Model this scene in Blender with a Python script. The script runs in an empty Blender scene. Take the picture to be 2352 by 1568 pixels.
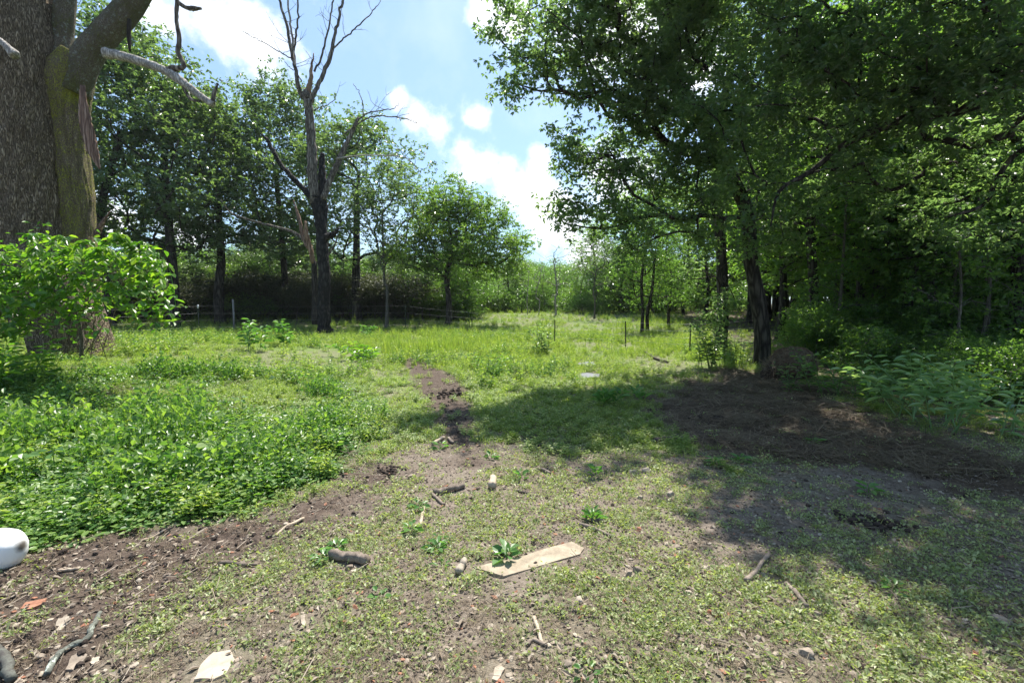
import bpy, math, random
import numpy as np
from mathutils import Vector, Matrix

# ------------------------------------------------------------------ camera, sky, sun
sc = bpy.context.scene
R = math.radians
HAZE = 0.0002
SRC_W, SRC_H = 2352.0, 1568.0          # working copy of the photograph used for measuring
LENS = 17.0
F = SRC_W * LENS / 36.0
PITCH = R(4.3)
EYE = 1.6
cam = bpy.data.cameras.new('camera')
cam.lens = LENS; cam.sensor_width = 36.0; cam.clip_start = 0.05; cam.clip_end = 2000
camo = bpy.data.objects.new('camera', cam)
camo.location = (0, 0, EYE); camo.rotation_euler = (R(90) - PITCH, 0, 0)
sc.collection.objects.link(camo); sc.camera = camo

SUN_EL, SUN_AZ = R(60), R(14)          # azimuth measured from +Y towards +X
world = bpy.data.worlds.new('World'); sc.world = world; world.use_nodes = True
sun = bpy.data.lights.new('sun', 'SUN'); sun.energy = 5.0; sun.angle = R(0.53); sun.color = (1.0, 0.95, 0.86)
suno = bpy.data.objects.new('sun', sun); sc.collection.objects.link(suno)
sdir = Vector((math.sin(SUN_AZ) * math.cos(SUN_EL), math.cos(SUN_AZ) * math.cos(SUN_EL), math.sin(SUN_EL)))
suno.rotation_euler = sdir.to_track_quat('Z', 'Y').to_euler(); suno.location = sdir * 60
sc.view_settings.view_transform = 'Standard'; sc.view_settings.look = 'None'
sc.view_settings.gamma = 1; sc.view_settings.use_curve_mapping = False
sc.view_settings.exposure = 1.08
cy = sc.cycles
cy.max_bounces = 7; cy.diffuse_bounces = 4; cy.glossy_bounces = 2; cy.transmission_bounces = 4; cy.transparent_max_bounces = 4
cy.use_denoising = True; cy.caustics_reflective = False; cy.caustics_refractive = False
cy.sample_clamp_indirect = 6

# ------------------------------------------------------------------ small maths helpers
cp, sp = math.cos(PITCH), math.sin(PITCH)
def P(px, py, depth):
    u = (px - SRC_W / 2) / F; v = (SRC_H / 2 - py) / F
    d = np.array([u, cp + sp * v, -sp + cp * v]); d = d * (depth / d[1])
    return np.array([d[0], d[1], EYE + d[2]])
def sstep(t):
    t = np.clip(t, 0, 1); return t * t * (3 - 2 * t)
def _hash(ix, iy, s):
    h = (ix.astype(np.int64) * 374761393 + iy.astype(np.int64) * 668265263 + s * 1274126177) & 0xffffffff
    h = ((h ^ (h >> 13)) * 1274126177) & 0xffffffff
    return ((h ^ (h >> 16)) & 0xffff) / 65535.0
def noise2(x, y, s=0):
    x = np.asarray(x, float); y = np.asarray(y, float)
    ix = np.floor(x); iy = np.floor(y); fx = x - ix; fy = y - iy
    fx = fx * fx * (3 - 2 * fx); fy = fy * fy * (3 - 2 * fy)
    a = _hash(ix, iy, s); b = _hash(ix + 1, iy, s); c = _hash(ix, iy + 1, s); d = _hash(ix + 1, iy + 1, s)
    return (a * (1 - fx) + b * fx) * (1 - fy) + (c * (1 - fx) + d * fx) * fy
def fbm(x, y, s=0, o=4):
    t = 0; a = .5; f = 1
    for k in range(o):
        t = t + a * noise2(np.asarray(x) * f, np.asarray(y) * f, s + k * 17); a *= .5; f *= 2.03
    return t
def hsm(x, y):
    """smooth height of the land"""
    x = np.asarray(x, float); y = np.asarray(y, float)
    bank = .45 * sstep((-x - 2.5) / 6) * sstep((y - 3.5) / 6) * (1 - sstep((y - 13) / 9))
    far = .85 * sstep((y - 27) / 18) + .9 * sstep((y - 50) / 60)
    rb = .12 * sstep((x - 6) / 5) * sstep((y - 6) / 5)
    return bank + far + rb
def height(x, y):
    return hsm(x, y) + .05 * (fbm(np.asarray(x) * .8, np.asarray(y) * .8, 5, 3) - .45)
def G(px, py):
    """point of the land seen at a pixel of the photograph"""
    u = (px - SRC_W / 2) / F; v = (SRC_H / 2 - py) / F
    d = np.array([u, cp + sp * v, -sp + cp * v])
    t = 1.0
    prev = 0
    while t < 200:
        p = d * t
        if EYE + p[2] < float(height(p[0], p[1])): break
        prev = t; t *= 1.02
    a, b = prev, t
    for _ in range(20):
        m = (a + b) / 2; p = d * m
        if EYE + p[2] < float(height(p[0], p[1])): b = m
        else: a = m
    p = d * b
    return np.array([p[0], p[1], float(height(p[0], p[1]))])
def mpp(p):                            # metres per photograph pixel at a place
    return p[1] / F
def sdf(poly, x, y):
    """signed distance to polygon, negative inside"""
    poly = np.asarray(poly); n = len(poly)
    d = np.full(np.shape(x), 1e9); ins = np.zeros(np.shape(x), bool)
    for i in range(n):
        ax, ay = poly[i]; bx, by = poly[(i + 1) % n]
        ex, ey = bx - ax, by - ay
        wx, wy = x - ax, y - ay
        t = np.clip((wx * ex + wy * ey) / (ex * ex + ey * ey + 1e-12), 0, 1)
        d = np.minimum(d, (wx - t * ex) ** 2 + (wy - t * ey) ** 2)
        c = ((ay > y) != (by > y)) & (x < (bx - ax) * (y - ay) / (by - ay + 1e-12) + ax)
        ins ^= c
    d = np.sqrt(d); return np.where(ins, -d, d)
def gpoly(pts): return [tuple(G(*p)[:2]) for p in pts]
def nrm(v): return v / (np.linalg.norm(v, axis=-1, keepdims=True) + 1e-12)

# ------------------------------------------------------------------ objects
C = sc.collection
def mesh_np(name, V, Fs, mat, var=None, smooth=False, attrs=None):
    if not isinstance(Fs, (list, tuple)): Fs = [Fs]
    Fs = [np.asarray(f) for f in Fs if len(f)]
    me = bpy.data.meshes.new(name)
    V = np.asarray(V, np.float32)
    me.vertices.add(len(V)); me.vertices.foreach_set('co', V.ravel())
    nl = sum(f.size for f in Fs); npoly = sum(len(f) for f in Fs)
    me.loops.add(nl); me.polygons.add(npoly)
    me.loops.foreach_set('vertex_index', np.concatenate([f.ravel() for f in Fs]).astype(np.int32))
    tot = np.concatenate([np.full(len(f), f.shape[1], np.int32) for f in Fs])
    me.polygons.foreach_set('loop_start', np.concatenate([[0], np.cumsum(tot)[:-1]]).astype(np.int32))
    me.polygons.foreach_set('use_smooth', np.full(npoly, smooth))
    if var is not None:
        a = me.attributes.new('var', 'FLOAT', 'POINT'); a.data.foreach_set('value', np.asarray(var, np.float32))
    for k, v in (attrs or {}).items():
        a = me.attributes.new(k, 'FLOAT', 'POINT'); a.data.foreach_set('value', np.asarray(v, np.float32))
    me.update(calc_edges=True)
    if mat: me.materials.append(mat)
    return me
def link(name, me, parent=None, loc=None):
    o = bpy.data.objects.new(name, me); C.objects.link(o)
    if parent: o.parent = parent
    if loc is not None: o.location = loc
    return o
def tag(o, label=None, cat=None, group=None, kind=None):
    if label: o['label'] = label
    if cat: o['category'] = cat
    if group: o['group'] = group
    if kind: o['kind'] = kind
    return o
def thing(name, label, cat, loc=(0, 0, 0), group=None):
    return tag(link(name, None, None, loc), label, cat, group)
class Acc:
    def __init__(s): s.V = []; s.Q = []; s.T = []; s.var = []; s.n = 0
    def add(s, V, Q=None, T=None, var=0.5):
        if Q is not None and len(Q): s.Q.append(np.asarray(Q) + s.n)
        if T is not None and len(T): s.T.append(np.asarray(T) + s.n)
        s.V.append(V); s.var.append(np.full(len(V), var) if np.isscalar(var) else var); s.n += len(V)
    def mesh(s, name, mat, smooth=False):
        Fs = []
        if s.Q: Fs.append(np.concatenate(s.Q))
        if s.T: Fs.append(np.concatenate(s.T))
        return mesh_np(name, np.concatenate(s.V), Fs, mat, np.concatenate(s.var), smooth)
def tube(path, rad, sides=6, rough=0.0, rng=None, cap=True):
    path = np.asarray(path, float); n = len(path); rad = np.broadcast_to(np.asarray(rad, float), (n,))
    t = np.gradient(path, axis=0); t = nrm(t)
    ref = np.array([0, 0, 1.]) if abs(t[0][2]) < .9 else np.array([1., 0, 0])
    u = nrm(np.cross(t[0], ref)); U = np.zeros((n, 3)); U[0] = u
    for i in range(1, n):
        u = u - t[i] * np.dot(u, t[i]); u = u / (np.linalg.norm(u) + 1e-9); U[i] = u
    W = np.cross(t, U)
    a = np.arange(sides) / sides * 2 * np.pi
    rr = np.repeat(rad[:, None], sides, 1)
    if rough and rng is not None: rr = rr * (1 + rough * rng.normal(0, 1, (n, sides)))
    V = path[:, None] + rr[..., None] * (np.cos(a)[None, :, None] * U[:, None] + np.sin(a)[None, :, None] * W[:, None])
    V = V.reshape(-1, 3)
    i = np.arange(n - 1)[:, None] * sides; j = np.arange(sides)[None]; k = (j + 1) % sides
    Q = np.stack([i + j, i + k, i + sides + k, i + sides + j], -1).reshape(-1, 4)
    T = np.zeros((0, 3), int)
    if cap:
        V = np.vstack([V, path[0], path[-1]]); jj = np.arange(sides); kk = (jj + 1) % sides
        T = np.vstack([np.stack([kk, jj, np.full(sides, n * sides)], -1),
                       np.stack([(n - 1) * sides + jj, (n - 1) * sides + kk, np.full(sides, n * sides + 1)], -1)])
    return V, Q, T
def smooth_path(pts, per=5):
    """Catmull-Rom through the rows of pts (any width)"""
    pts = np.asarray(pts, float); n = len(pts)
    if n < 3:
        t = np.linspace(0, 1, per + 1)[:, None]; return pts[0] * (1 - t) + pts[-1] * t
    e = np.vstack([2 * pts[0] - pts[1], pts, 2 * pts[-1] - pts[-2]]); out = []
    for i in range(n - 1):
        a, b, c, d = e[i:i + 4]
        for t in np.arange(per) / per:
            out.append(.5 * ((2 * b) + (c - a) * t + (2 * a - 5 * b + 4 * c - d) * t * t + (3 * b - a - 3 * c + d) * t ** 3))
    out.append(pts[-1]); return np.array(out)

# leaf outlines: x along the leaf, y across, z fold; two halves meet on the midrib
LEAF_OV = (np.array([(0, 0, 0), (.28, .5, .10), (.68, .42, .06), (1, 0, -.14), (.68, -.42, .06), (.28, -.5, .10)]), np.array([(0, 3, 2, 1), (0, 5, 4, 3)]))
LEAF_RH = (np.array([(0, 0, 0), (.5, .5, .12), (1, 0, -.08), (.5, -.5, .12)]), np.array([(0, 2, 1), (0, 3, 2)]))
LEAF_OAK = (np.array([(0, 0, 0), (.25, .22, .04), (.38, .5, .1), (.5, .25, .03), (.68, .46, .08), (.78, .2, 0), (1, 0, -.15),
                      (.78, -.2, 0), (.68, -.46, .08), (.5, -.25, .03), (.38, -.5, .1), (.25, -.22, .04)]),
            np.array([(0, 3, 2, 1), (3, 6, 5, 4), (0, 11, 10, 9), (9, 8, 7, 6), (0, 9, 6, 3)]))
BLADE = (np.array([(0, .5, 0), (.5, .4, .12), (1, 0, 0), (.5, -.4, .12), (0, -.5, 0)]), None)
def leaves(pos, d, L, W, tmpl=LEAF_RH, up=None, rng=None, tilt=.6, var=None):
    pos = np.asarray(pos, float); n = len(pos); d = nrm(np.asarray(d, float))
    if up is None: up = np.array([0, 0, 1.]) + rng.normal(0, tilt, (n, 3))
    z = up - d * np.sum(up * d, -1, keepdims=True); z = nrm(z); y = np.cross(z, d)
    L = np.broadcast_to(L, (n,)); W = np.broadcast_to(W, (n,))
    T, Fc = tmpl; m = len(T)
    V = (pos[:, None] + (T[None, :, 0] * L[:, None])[..., None] * d[:, None] + (T[None, :, 1] * W[:, None])[..., None] * y[:, None]
         + (T[None, :, 2] * L[:, None])[..., None] * z[:, None]).reshape(-1, 3)
    FF = (np.arange(n)[:, None, None] * m + Fc[None]).reshape(-1, Fc.shape[1])
    if var is None: var = rng.random(n)
    return V, FF, np.repeat(var, m)
def rdir(rng, n, zlo=-1., zhi=1.):
    z = rng.uniform(zlo, zhi, n); a = rng.uniform(0, 2 * np.pi, n); r = np.sqrt(1 - z * z)
    return np.stack([r * np.cos(a), r * np.sin(a), z], -1)

# ------------------------------------------------------------------ materials
def new_mat(name):
    m = bpy.data.materials.new(name); m.use_nodes = True; nt = m.node_tree; nt.nodes.clear()
    out = nt.nodes.new('ShaderNodeOutputMaterial'); return m, nt, out
def nd(nt, t, **kw):
    n = nt.nodes.new(t)
    for k, v in kw.items():
        if k in n.inputs.keys() if isinstance(k, str) else False: n.inputs[k].default_value = v
        else: setattr(n, k, v)
    return n
def mathn(nt, op, a, b=None, c=None, clamp=False):
    n = nt.nodes.new('ShaderNodeMath'); n.operation = op; n.use_clamp = clamp
    for i, v in enumerate((a, b, c)):
        if v is None: continue
        if hasattr(v, 'is_linked'): nt.links.new(v, n.inputs[i])
        else: n.inputs[i].default_value = v
    return n.outputs[0]
def ramp(nt, fac, stops, interp='LINEAR'):
    n = nt.nodes.new('ShaderNodeValToRGB'); n.color_ramp.interpolation = interp
    e = n.color_ramp.elements
    while len(e) < len(stops): e.new(.5)
    for i, (p, c) in enumerate(stops):
        e[i].position = p; e[i].color = (*c, 1) if len(c) == 3 else c
    nt.links.new(fac, n.inputs[0]); return n.outputs[0]
def mixc(nt, f, a, b, mode='MIX'):
    n = nt.nodes.new('ShaderNodeMix'); n.data_type = 'RGBA'; n.blend_type = mode
    for s, v in ((n.inputs[0], f), (n.inputs[6], a), (n.inputs[7], b)):
        if hasattr(v, 'is_linked'): nt.links.new(v, s)
        elif isinstance(v, (int, float)): s.default_value = v
        else: s.default_value = (*v, 1)
    return n.outputs[2]
def noise_tex(nt, scale, detail=4, vec=None, rough=.55, out='Fac'):
    n = nt.nodes.new('ShaderNodeTexNoise'); n.inputs['Scale'].default_value = scale; n.inputs['Detail'].default_value = detail
    n.inputs['Roughness'].default_value = rough
    if vec is not None: nt.links.new(vec, n.inputs['Vector'])
    return n.outputs[out]
def objco(nt): return nt.nodes.new('ShaderNodeTexCoord').outputs['Object']
def stretched(nt, s):
    m = nt.nodes.new('ShaderNodeMapping'); m.inputs['Scale'].default_value = s; nt.links.new(objco(nt), m.inputs[0]); return m.outputs[0]
def attr(nt, name):
    a = nt.nodes.new('ShaderNodeAttribute'); a.attribute_name = name; return a.outputs['Fac']

def leaf_mat(name, dark, mid, light, trans=.42, rough=.42, tcol=None, spec=.5):
    m, nt, out = new_mat(name)
    info = nt.nodes.new('ShaderNodeObjectInfo').outputs['Random']
    v = mathn(nt, 'ADD', mathn(nt, 'MULTIPLY', attr(nt, 'var'), .8), mathn(nt, 'MULTIPLY', info, .2))
    col = ramp(nt, v, [(0, dark), (.45, mid), (.93, light)])
    p = nt.nodes.new('ShaderNodeBsdfPrincipled'); nt.links.new(col, p.inputs['Base Color'])
    p.inputs['Roughness'].default_value = rough; p.inputs['Specular IOR Level'].default_value = spec
    t = nt.nodes.new('ShaderNodeBsdfTranslucent')
    tc = mixc(nt, 1.0, col, tcol or (1.9, 2.1, .75), 'MULTIPLY'); nt.links.new(tc, t.inputs['Color'])
    mx = nt.nodes.new('ShaderNodeMixShader'); mx.inputs[0].default_value = trans
    nt.links.new(p.outputs[0], mx.inputs[1]); nt.links.new(t.outputs[0], mx.inputs[2]); nt.links.new(mx.outputs[0], out.inputs[0])
    return m
def bark_mat(name, c0, c1, c2=None, scale=9., stretch=.22, bump=.9, dist=.03, moss=None, rough=.95, lichen=None):
    m, nt, out = new_mat(name)
    v = stretched(nt, (1, 1, stretch))
    vo = nt.nodes.new('ShaderNodeTexVoronoi'); vo.feature = 'DISTANCE_TO_EDGE'; vo.inputs['Scale'].default_value = scale
    wv = nt.nodes.new('ShaderNodeVectorMath'); wv.operation = 'ADD'
    nz = nt.nodes.new('ShaderNodeTexNoise'); nz.inputs['Scale'].default_value = scale * .6; nt.links.new(v, nz.inputs[0])
    sc_ = nt.nodes.new('ShaderNodeVectorMath'); sc_.operation = 'SCALE'; sc_.inputs['Scale'].default_value = .25
    nt.links.new(nz.outputs['Color'], sc_.inputs[0]); nt.links.new(v, wv.inputs[0]); nt.links.new(sc_.outputs[0], wv.inputs[1])
    nt.links.new(wv.outputs[0], vo.inputs['Vector'])
    fine = noise_tex(nt, scale * 5, 5, v)
    ridge = mathn(nt, 'MULTIPLY', vo.outputs[0], 3.0, clamp=True)
    h = mathn(nt, 'ADD', mathn(nt, 'MULTIPLY', ridge, .7), mathn(nt, 'MULTIPLY', fine, .45))
    col = ramp(nt, h, [(.18, c0), (.55, c1), (.95, c2 or tuple(min(1, x * 1.5) for x in c1))])
    if lichen:
        l = ramp(nt, noise_tex(nt, 14, 4, objco(nt)), [(.56, (0, 0, 0)), (.64, (1, 1, 1))]); col = mixc(nt, mathn(nt, 'MULTIPLY', l, .7), col, lichen)
    if moss:
        big = mathn(nt, 'ADD', mathn(nt, 'MULTIPLY', noise_tex(nt, 1.5, 3, objco(nt), .6), .7), mathn(nt, 'MULTIPLY', noise_tex(nt, 16, 6, objco(nt), .75), .3))
        l = ramp(nt, mathn(nt, 'ADD', big, mathn(nt, 'MULTIPLY', mathn(nt, 'SUBTRACT', h, .5), .42)), [(.505 if moss[0] > .2 else .555, (0, 0, 0)), (.585, (1, 1, 1))])
        col = mixc(nt, mathn(nt, 'MULTIPLY', l, .9), col, moss)
    p = nt.nodes.new('ShaderNodeBsdfPrincipled'); nt.links.new(col, p.inputs['Base Color'])
    p.inputs['Roughness'].default_value = rough; p.inputs['Specular IOR Level'].default_value = .25
    b = nt.nodes.new('ShaderNodeBump'); b.inputs['Strength'].default_value = bump; b.inputs['Distance'].default_value = dist
    nt.links.new(h, b.inputs['Height']); nt.links.new(b.outputs[0], p.inputs['Normal']); nt.links.new(p.outputs[0], out.inputs[0])
    return m
def rough_mat(name, c0, c1, scale=8., bump=.4, dist=.01, rough=.9, c2=None, spec=.3):
    m, nt, out = new_mat(name)
    n = noise_tex(nt, scale, 6, objco(nt), .62); n2 = noise_tex(nt, scale * 6, 3, objco(nt), .6)
    h = mathn(nt, 'ADD', mathn(nt, 'MULTIPLY', n, .7), mathn(nt, 'MULTIPLY', n2, .3))
    info = nt.nodes.new('ShaderNodeObjectInfo').outputs['Random']
    f = mathn(nt, 'ADD', h, mathn(nt, 'MULTIPLY', mathn(nt, 'SUBTRACT', info, .5), .15))
    st = [(.35, c0), (.62, c1)]
    if c2: st.append((.72, c2))
    col = ramp(nt, f, st)
    p = nt.nodes.new('ShaderNodeBsdfPrincipled'); nt.links.new(col, p.inputs['Base Color']); p.inputs['Roughness'].default_value = rough
    p.inputs['Specular IOR Level'].default_value = spec
    b = nt.nodes.new('ShaderNodeBump'); b.inputs['Strength'].default_value = bump; b.inputs['Distance'].default_value = dist
    nt.links.new(h, b.inputs['Height']); nt.links.new(b.outputs[0], p.inputs['Normal']); nt.links.new(p.outputs[0], out.inputs[0])
    return m
M = {}
M['oak_leaf'] = leaf_mat('oak_leaf', (.048, .083, .040), (.084, .128, .055), (.15, .195, .07), .56, .32, (2.5, 2.8, 1.5), spec=.7)
M['far_leaf'] = leaf_mat('far_leaf', (.05, .082, .045), (.078, .12, .058), (.13, .175, .08), .45, .30, (2.3, 2.6, 1.0), spec=.9)
M['bright_leaf'] = leaf_mat('bright_leaf', (.055, .10, .03), (.09, .155, .04), (.16, .23, .055), .5, .38, (2.3, 2.5, .9))
M['wood_leaf'] = leaf_mat('wood_leaf', (.038, .075, .028), (.07, .125, .04), (.13, .19, .05), .54, .30, (2.7, 3.1, 1.0), spec=.8)
M['cover_leaf'] = leaf_mat('cover_leaf', (.045, .11, .032), (.095, .19, .05), (.22, .31, .08), .38, .40, spec=.5)
M['vine_leaf'] = leaf_mat('vine_leaf', (.045, .12, .018), (.09, .19, .025), (.20, .29, .04), .5, .34, spec=.8)
M['weed_leaf'] = leaf_mat('weed_leaf', (.15, .19, .08), (.25, .29, .13), (.40, .42, .24), .33, .5)
M['meadow_leaf'] = leaf_mat('meadow_leaf', (.10, .16, .035), (.19, .27, .06), (.36, .39, .13), .40, .5)
M['pale_sunlit_leaf'] = leaf_mat('pale_sunlit_leaf', (.12, .22, .10), (.20, .32, .15), (.32, .42, .22), .35, .35, spec=.8)  # pale leaf, lightened further to stand in for a patch of sun
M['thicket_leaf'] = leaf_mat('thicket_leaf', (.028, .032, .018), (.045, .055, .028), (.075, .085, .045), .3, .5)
M['broad_leaf'] = leaf_mat('broad_leaf', (.05, .13, .03), (.09, .20, .05), (.15, .27, .08), .38, .4)
M['dry_grass'] = leaf_mat('dry_grass', (.07, .05, .032), (.15, .11, .07), (.30, .235, .155), .2, .7, (1.2, 1.1, .8))
M['dead_leaf'] = leaf_mat('dead_leaf', (.13, .10, .075), (.24, .19, .14), (.38, .32, .25), .15, .6, (1.2, 1, .8))
M['bark_oak'] = bark_mat('bark_oak', (.04, .03, .022), (.24, .185, .12), (.42, .34, .24), 22, .17, 1, .05)
M['bark_moss'] = bark_mat('bark_moss', (.06, .045, .03), (.27, .215, .14), (.44, .37, .26), 28, .35, 1, .03, moss=(.30, .32, .03))
M['bark_lichen'] = bark_mat('bark_lichen', (.05, .042, .035), (.24, .205, .155), (.40, .36, .30), 28, .35, 1, .03, lichen=(.34, .37, .32), moss=(.12, .13, .03))
M['bark_dark'] = bark_mat('bark_dark', (.015, .012, .010), (.05, .042, .035), (.10, .085, .07), 8, .2, .9, .03)
M['bark_thin'] = bark_mat('bark_thin', (.05, .045, .038), (.13, .115, .095), None, 18, .3, .6, .01)
M['bark_pale'] = bark_mat('bark_pale', (.13, .12, .105), (.33, .30, .27), (.48, .45, .41), 14, .3, .6, .01)
M['char'] = bark_mat('char', (.004, .004, .004), (.018, .016, .016), (.05, .046, .045), 7, .35, 1, .05, rough=.8)
M['dead_wood'] = bark_mat('dead_wood', (.035, .028, .024), (.13, .108, .09), (.27, .235, .20), 9, .15, .8, .02)
M['raw_wood'] = bark_mat('raw_wood', (.10, .06, .04), (.25, .15, .095), (.38, .26, .18), 10, .1, .7, .02)
M['torn'] = bark_mat('torn', (.08, .05, .04), (.24, .15, .11), (.40, .29, .23), 12, .08, 1, .03)
M['stick'] = rough_mat('stick', (.07, .055, .043), (.26, .21, .17), 26, 1.0, .004)
M['stick_pale'] = rough_mat('stick_pale', (.24, .18, .13), (.46, .38, .29), 30, .5, .003)
M['stick_dark'] = rough_mat('stick_dark', (.035, .028, .025), (.11, .09, .075), 30, .6, .004)
M['stick_lichen'] = rough_mat('stick_lichen', (.06, .055, .05), (.14, .15, .125), 22, .6, .004, c2=(.48, .53, .46))
M['stone'] = rough_mat('stone', (.17, .135, .105), (.34, .28, .22), 9, .5, .006)
M['stone_pale'] = rough_mat('stone_pale', (.27, .225, .175), (.43, .37, .295), 9, .5, .004)
M['stone_red'] = rough_mat('stone_red', (.20, .085, .05), (.38, .19, .12), 12, .5, .006)
M['slab'] = rough_mat('slab', (.07, .075, .085), (.15, .16, .18), 8, .3, .004, rough=.6)
M['board'] = rough_mat('board', (.16, .125, .09), (.36, .30, .22), 7, .5, .003, rough=.85, c2=(.44, .38, .29))
M['clod'] = rough_mat('clod', (.02, .014, .011), (.06, .043, .034), 30, .8, .008)
M['soil'] = rough_mat('soil', (.07, .052, .04), (.19, .15, .12), 30, .6, .006)
M['jug'] = rough_mat('jug', (.80, .80, .79), (.84, .84, .83), 5, .05, .002, rough=.45)
M['iron'] = rough_mat('iron', (.02, .03, .02), (.06, .07, .05), 30, .2, .002, rough=.6)
M['white_cap'] = rough_mat('white_cap', (.55, .56, .54), (.72, .72, .7), 20, .1, .002, rough=.6)
M['wire'] = rough_mat('wire', (.12, .12, .125), (.25, .25, .26), 60, .1, .001, rough=.4, spec=.6)
M['hay'] = rough_mat('hay', (.02, .012, .008), (.11, .065, .038), 16, 1, .04)
M['old_post'] = rough_mat('old_post', (.12, .11, .10), (.30, .28, .26), 20, .5, .006)

# dark oval mixed into the jug's colour
def dark_oval(m, centre, rad):
    nt = m.node_tree; p = [n for n in nt.nodes if n.type == 'BSDF_PRINCIPLED'][0]
    src = p.inputs['Base Color'].links[0].from_socket
    vm = nt.nodes.new('ShaderNodeVectorMath'); vm.operation = 'DISTANCE'; nt.links.new(objco(nt), vm.inputs[0]); vm.inputs[1].default_value = centre
    f = mathn(nt, 'ADD', vm.outputs['Value'], mathn(nt, 'MULTIPLY', mathn(nt, 'SUBTRACT', noise_tex(nt, 40, 3, objco(nt)), .5), .012))
    f = ramp(nt, f, [(rad * .55, (1, 1, 1)), (rad * 1.15, (0, 0, 0))])
    nt.links.new(mixc(nt, f, src, (.14, .12, .10)), p.inputs['Base Color'])

# ------------------------------------------------------------------ sky with clouds
def build_sky():
    nt = world.node_tree; nt.nodes.clear()
    out = nt.nodes.new('ShaderNodeOutputWorld'); bg = nt.nodes.new('ShaderNodeBackground')
    sky = nt.nodes.new('ShaderNodeTexSky'); sky.sky_type = 'NISHITA'; sky.sun_disc = False
    sky.sun_elevation = SUN_EL; sky.sun_rotation = SUN_AZ; sky.air_density = 1.0; sky.dust_density = 1.2; sky.ozone_density = 1.3
    tc = nt.nodes.new('ShaderNodeTexCoord'); vec = tc.outputs['Generated']
    def dirof(px, py):
        p = P(px, py, 1.0) - np.array([0, 0, EYE]); return p / np.linalg.norm(p)
    blobs = [(590, 130, 75), (520, 75, 80), (450, 20, 90), (385, 45, 60), (915, 232, 24), (960, 270, 34), (1010, 305, 42), (1065, 340, 46), (1110, 385, 50), (1160, 420, 52),
             (1215, 450, 55), (1260, 480, 60), (1092, 272, 34), (1235, 385, 34), (1280, 530, 50), (1350, 590, 60), (1110, 20, 34), (1180, 50, 50), (1290, 60, 80), (1420, 60, 110),
             (1560, 160, 90), (425, 540, 60), (700, 580, 80), (1900, 560, 90), (1400, 420, 80), (240, 480, 60)]
    acc = None
    for px, py, r in blobs:
        d = dirof(px, py); ang = math.atan(r / F) * 1.35 * (dirof(px, py)[1])
        dot = nt.nodes.new('ShaderNodeVectorMath'); dot.operation = 'DISTANCE'; nt.links.new(vec, dot.inputs[0]); dot.inputs[1].default_value = tuple(d)
        g = mathn(nt, 'MULTIPLY_ADD', dot.outputs['Value'], -1 / ang, 1.0)
        acc = g if acc is None else mathn(nt, 'SMOOTH_MAX', acc, g, .35)
    # other clouds elsewhere in the sky, sparse
    gen = mathn(nt, 'MULTIPLY_ADD', noise_tex(nt, 2.3, 4, vec), 3.4, -2.35)
    acc = mathn(nt, 'MAXIMUM', acc, gen)
    n1 = mathn(nt, 'SUBTRACT', noise_tex(nt, 9, 8, vec, .62), .5)
    f = mathn(nt, 'ADD', mathn(nt, 'MAXIMUM', acc, -1.5), mathn(nt, 'MULTIPLY', n1, 3.2))
    mask = ramp(nt, f, [(-.0, (0, 0, 0)), (.95, (1, 1, 1))], 'EASE')
    wisps = mathn(nt, 'MULTIPLY', mathn(nt, 'MAXIMUM', mathn(nt, 'MULTIPLY_ADD', noise_tex(nt, 3.1, 6, vec, .6), 2.0, -1.05), 0), .45, clamp=True)
    mask = mathn(nt, 'MAXIMUM', mask, wisps)
    tint = mixc(nt, .25, mixc(nt, 1.0, sky.outputs[0], (.80, 1.0, 1.17), 'MULTIPLY'), (5.5, 7.6, 9.8))     # thin high veil
    col = mixc(nt, mask, tint, (10.0, 10.3, 10.8))
    nt.links.new(col, bg.inputs[0]); bg.inputs[1].default_value = 0.076
    nt.links.new(bg.outputs[0], out.inputs[0])
build_sky()

# ------------------------------------------------------------------ zones of the ground
COVER = gpoly([(-500, 1330), (0, 1240), (180, 1235), (330, 1200), (480, 1172), (600, 1150), (740, 1098), (790, 1050), (870, 1000), (885, 930), (840, 880), (650, 850), (420, 840), (250, 830), (100, 822), (-500, 830)])
DIRT = gpoly([(-600, 1340), (0, 1235), (330, 1205), (560, 1170), (760, 1110), (900, 1060), (960, 1085), (880, 1150), (720, 1240), (560, 1310), (430, 1400), (300, 1480), (200, 1568), (-100, 1700), (-900, 1700)])
PATH = gpoly([(925, 820), (985, 832), (1050, 868), (1100, 940), (1090, 1000), (1140, 1070), (1050, 1070), (1000, 985), (965, 920), (945, 870)])
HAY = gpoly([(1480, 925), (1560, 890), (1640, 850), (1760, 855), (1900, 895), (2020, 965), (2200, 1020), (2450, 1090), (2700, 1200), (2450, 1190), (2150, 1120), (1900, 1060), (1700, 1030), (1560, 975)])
LUSH = gpoly([(880, 1000), (1000, 880), (960, 800), (1250, 790), (1480, 860), (1500, 960), (1600, 1050), (1300, 1030), (1160, 1000)])
def zone(poly, x, y, soft, warp=.25, s=3):
    w = (fbm(x * 2.2, y * 2.2, s, 4) - .47) * 2 * warp
    return 1 - sstep((sdf(poly, x, y) + w + soft / 2) / soft)
def zones(x, y):
    return dict(cover=zone(COVER, x, y, .3, .3), dirt=zone(DIRT, x, y, .6, .45, 9), path=zone(PATH, x, y, .35, .22, 21), hay=zone(HAY, x, y, .6, .85, 33), lush=zone(LUSH, x, y, .9, .6, 41))

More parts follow.
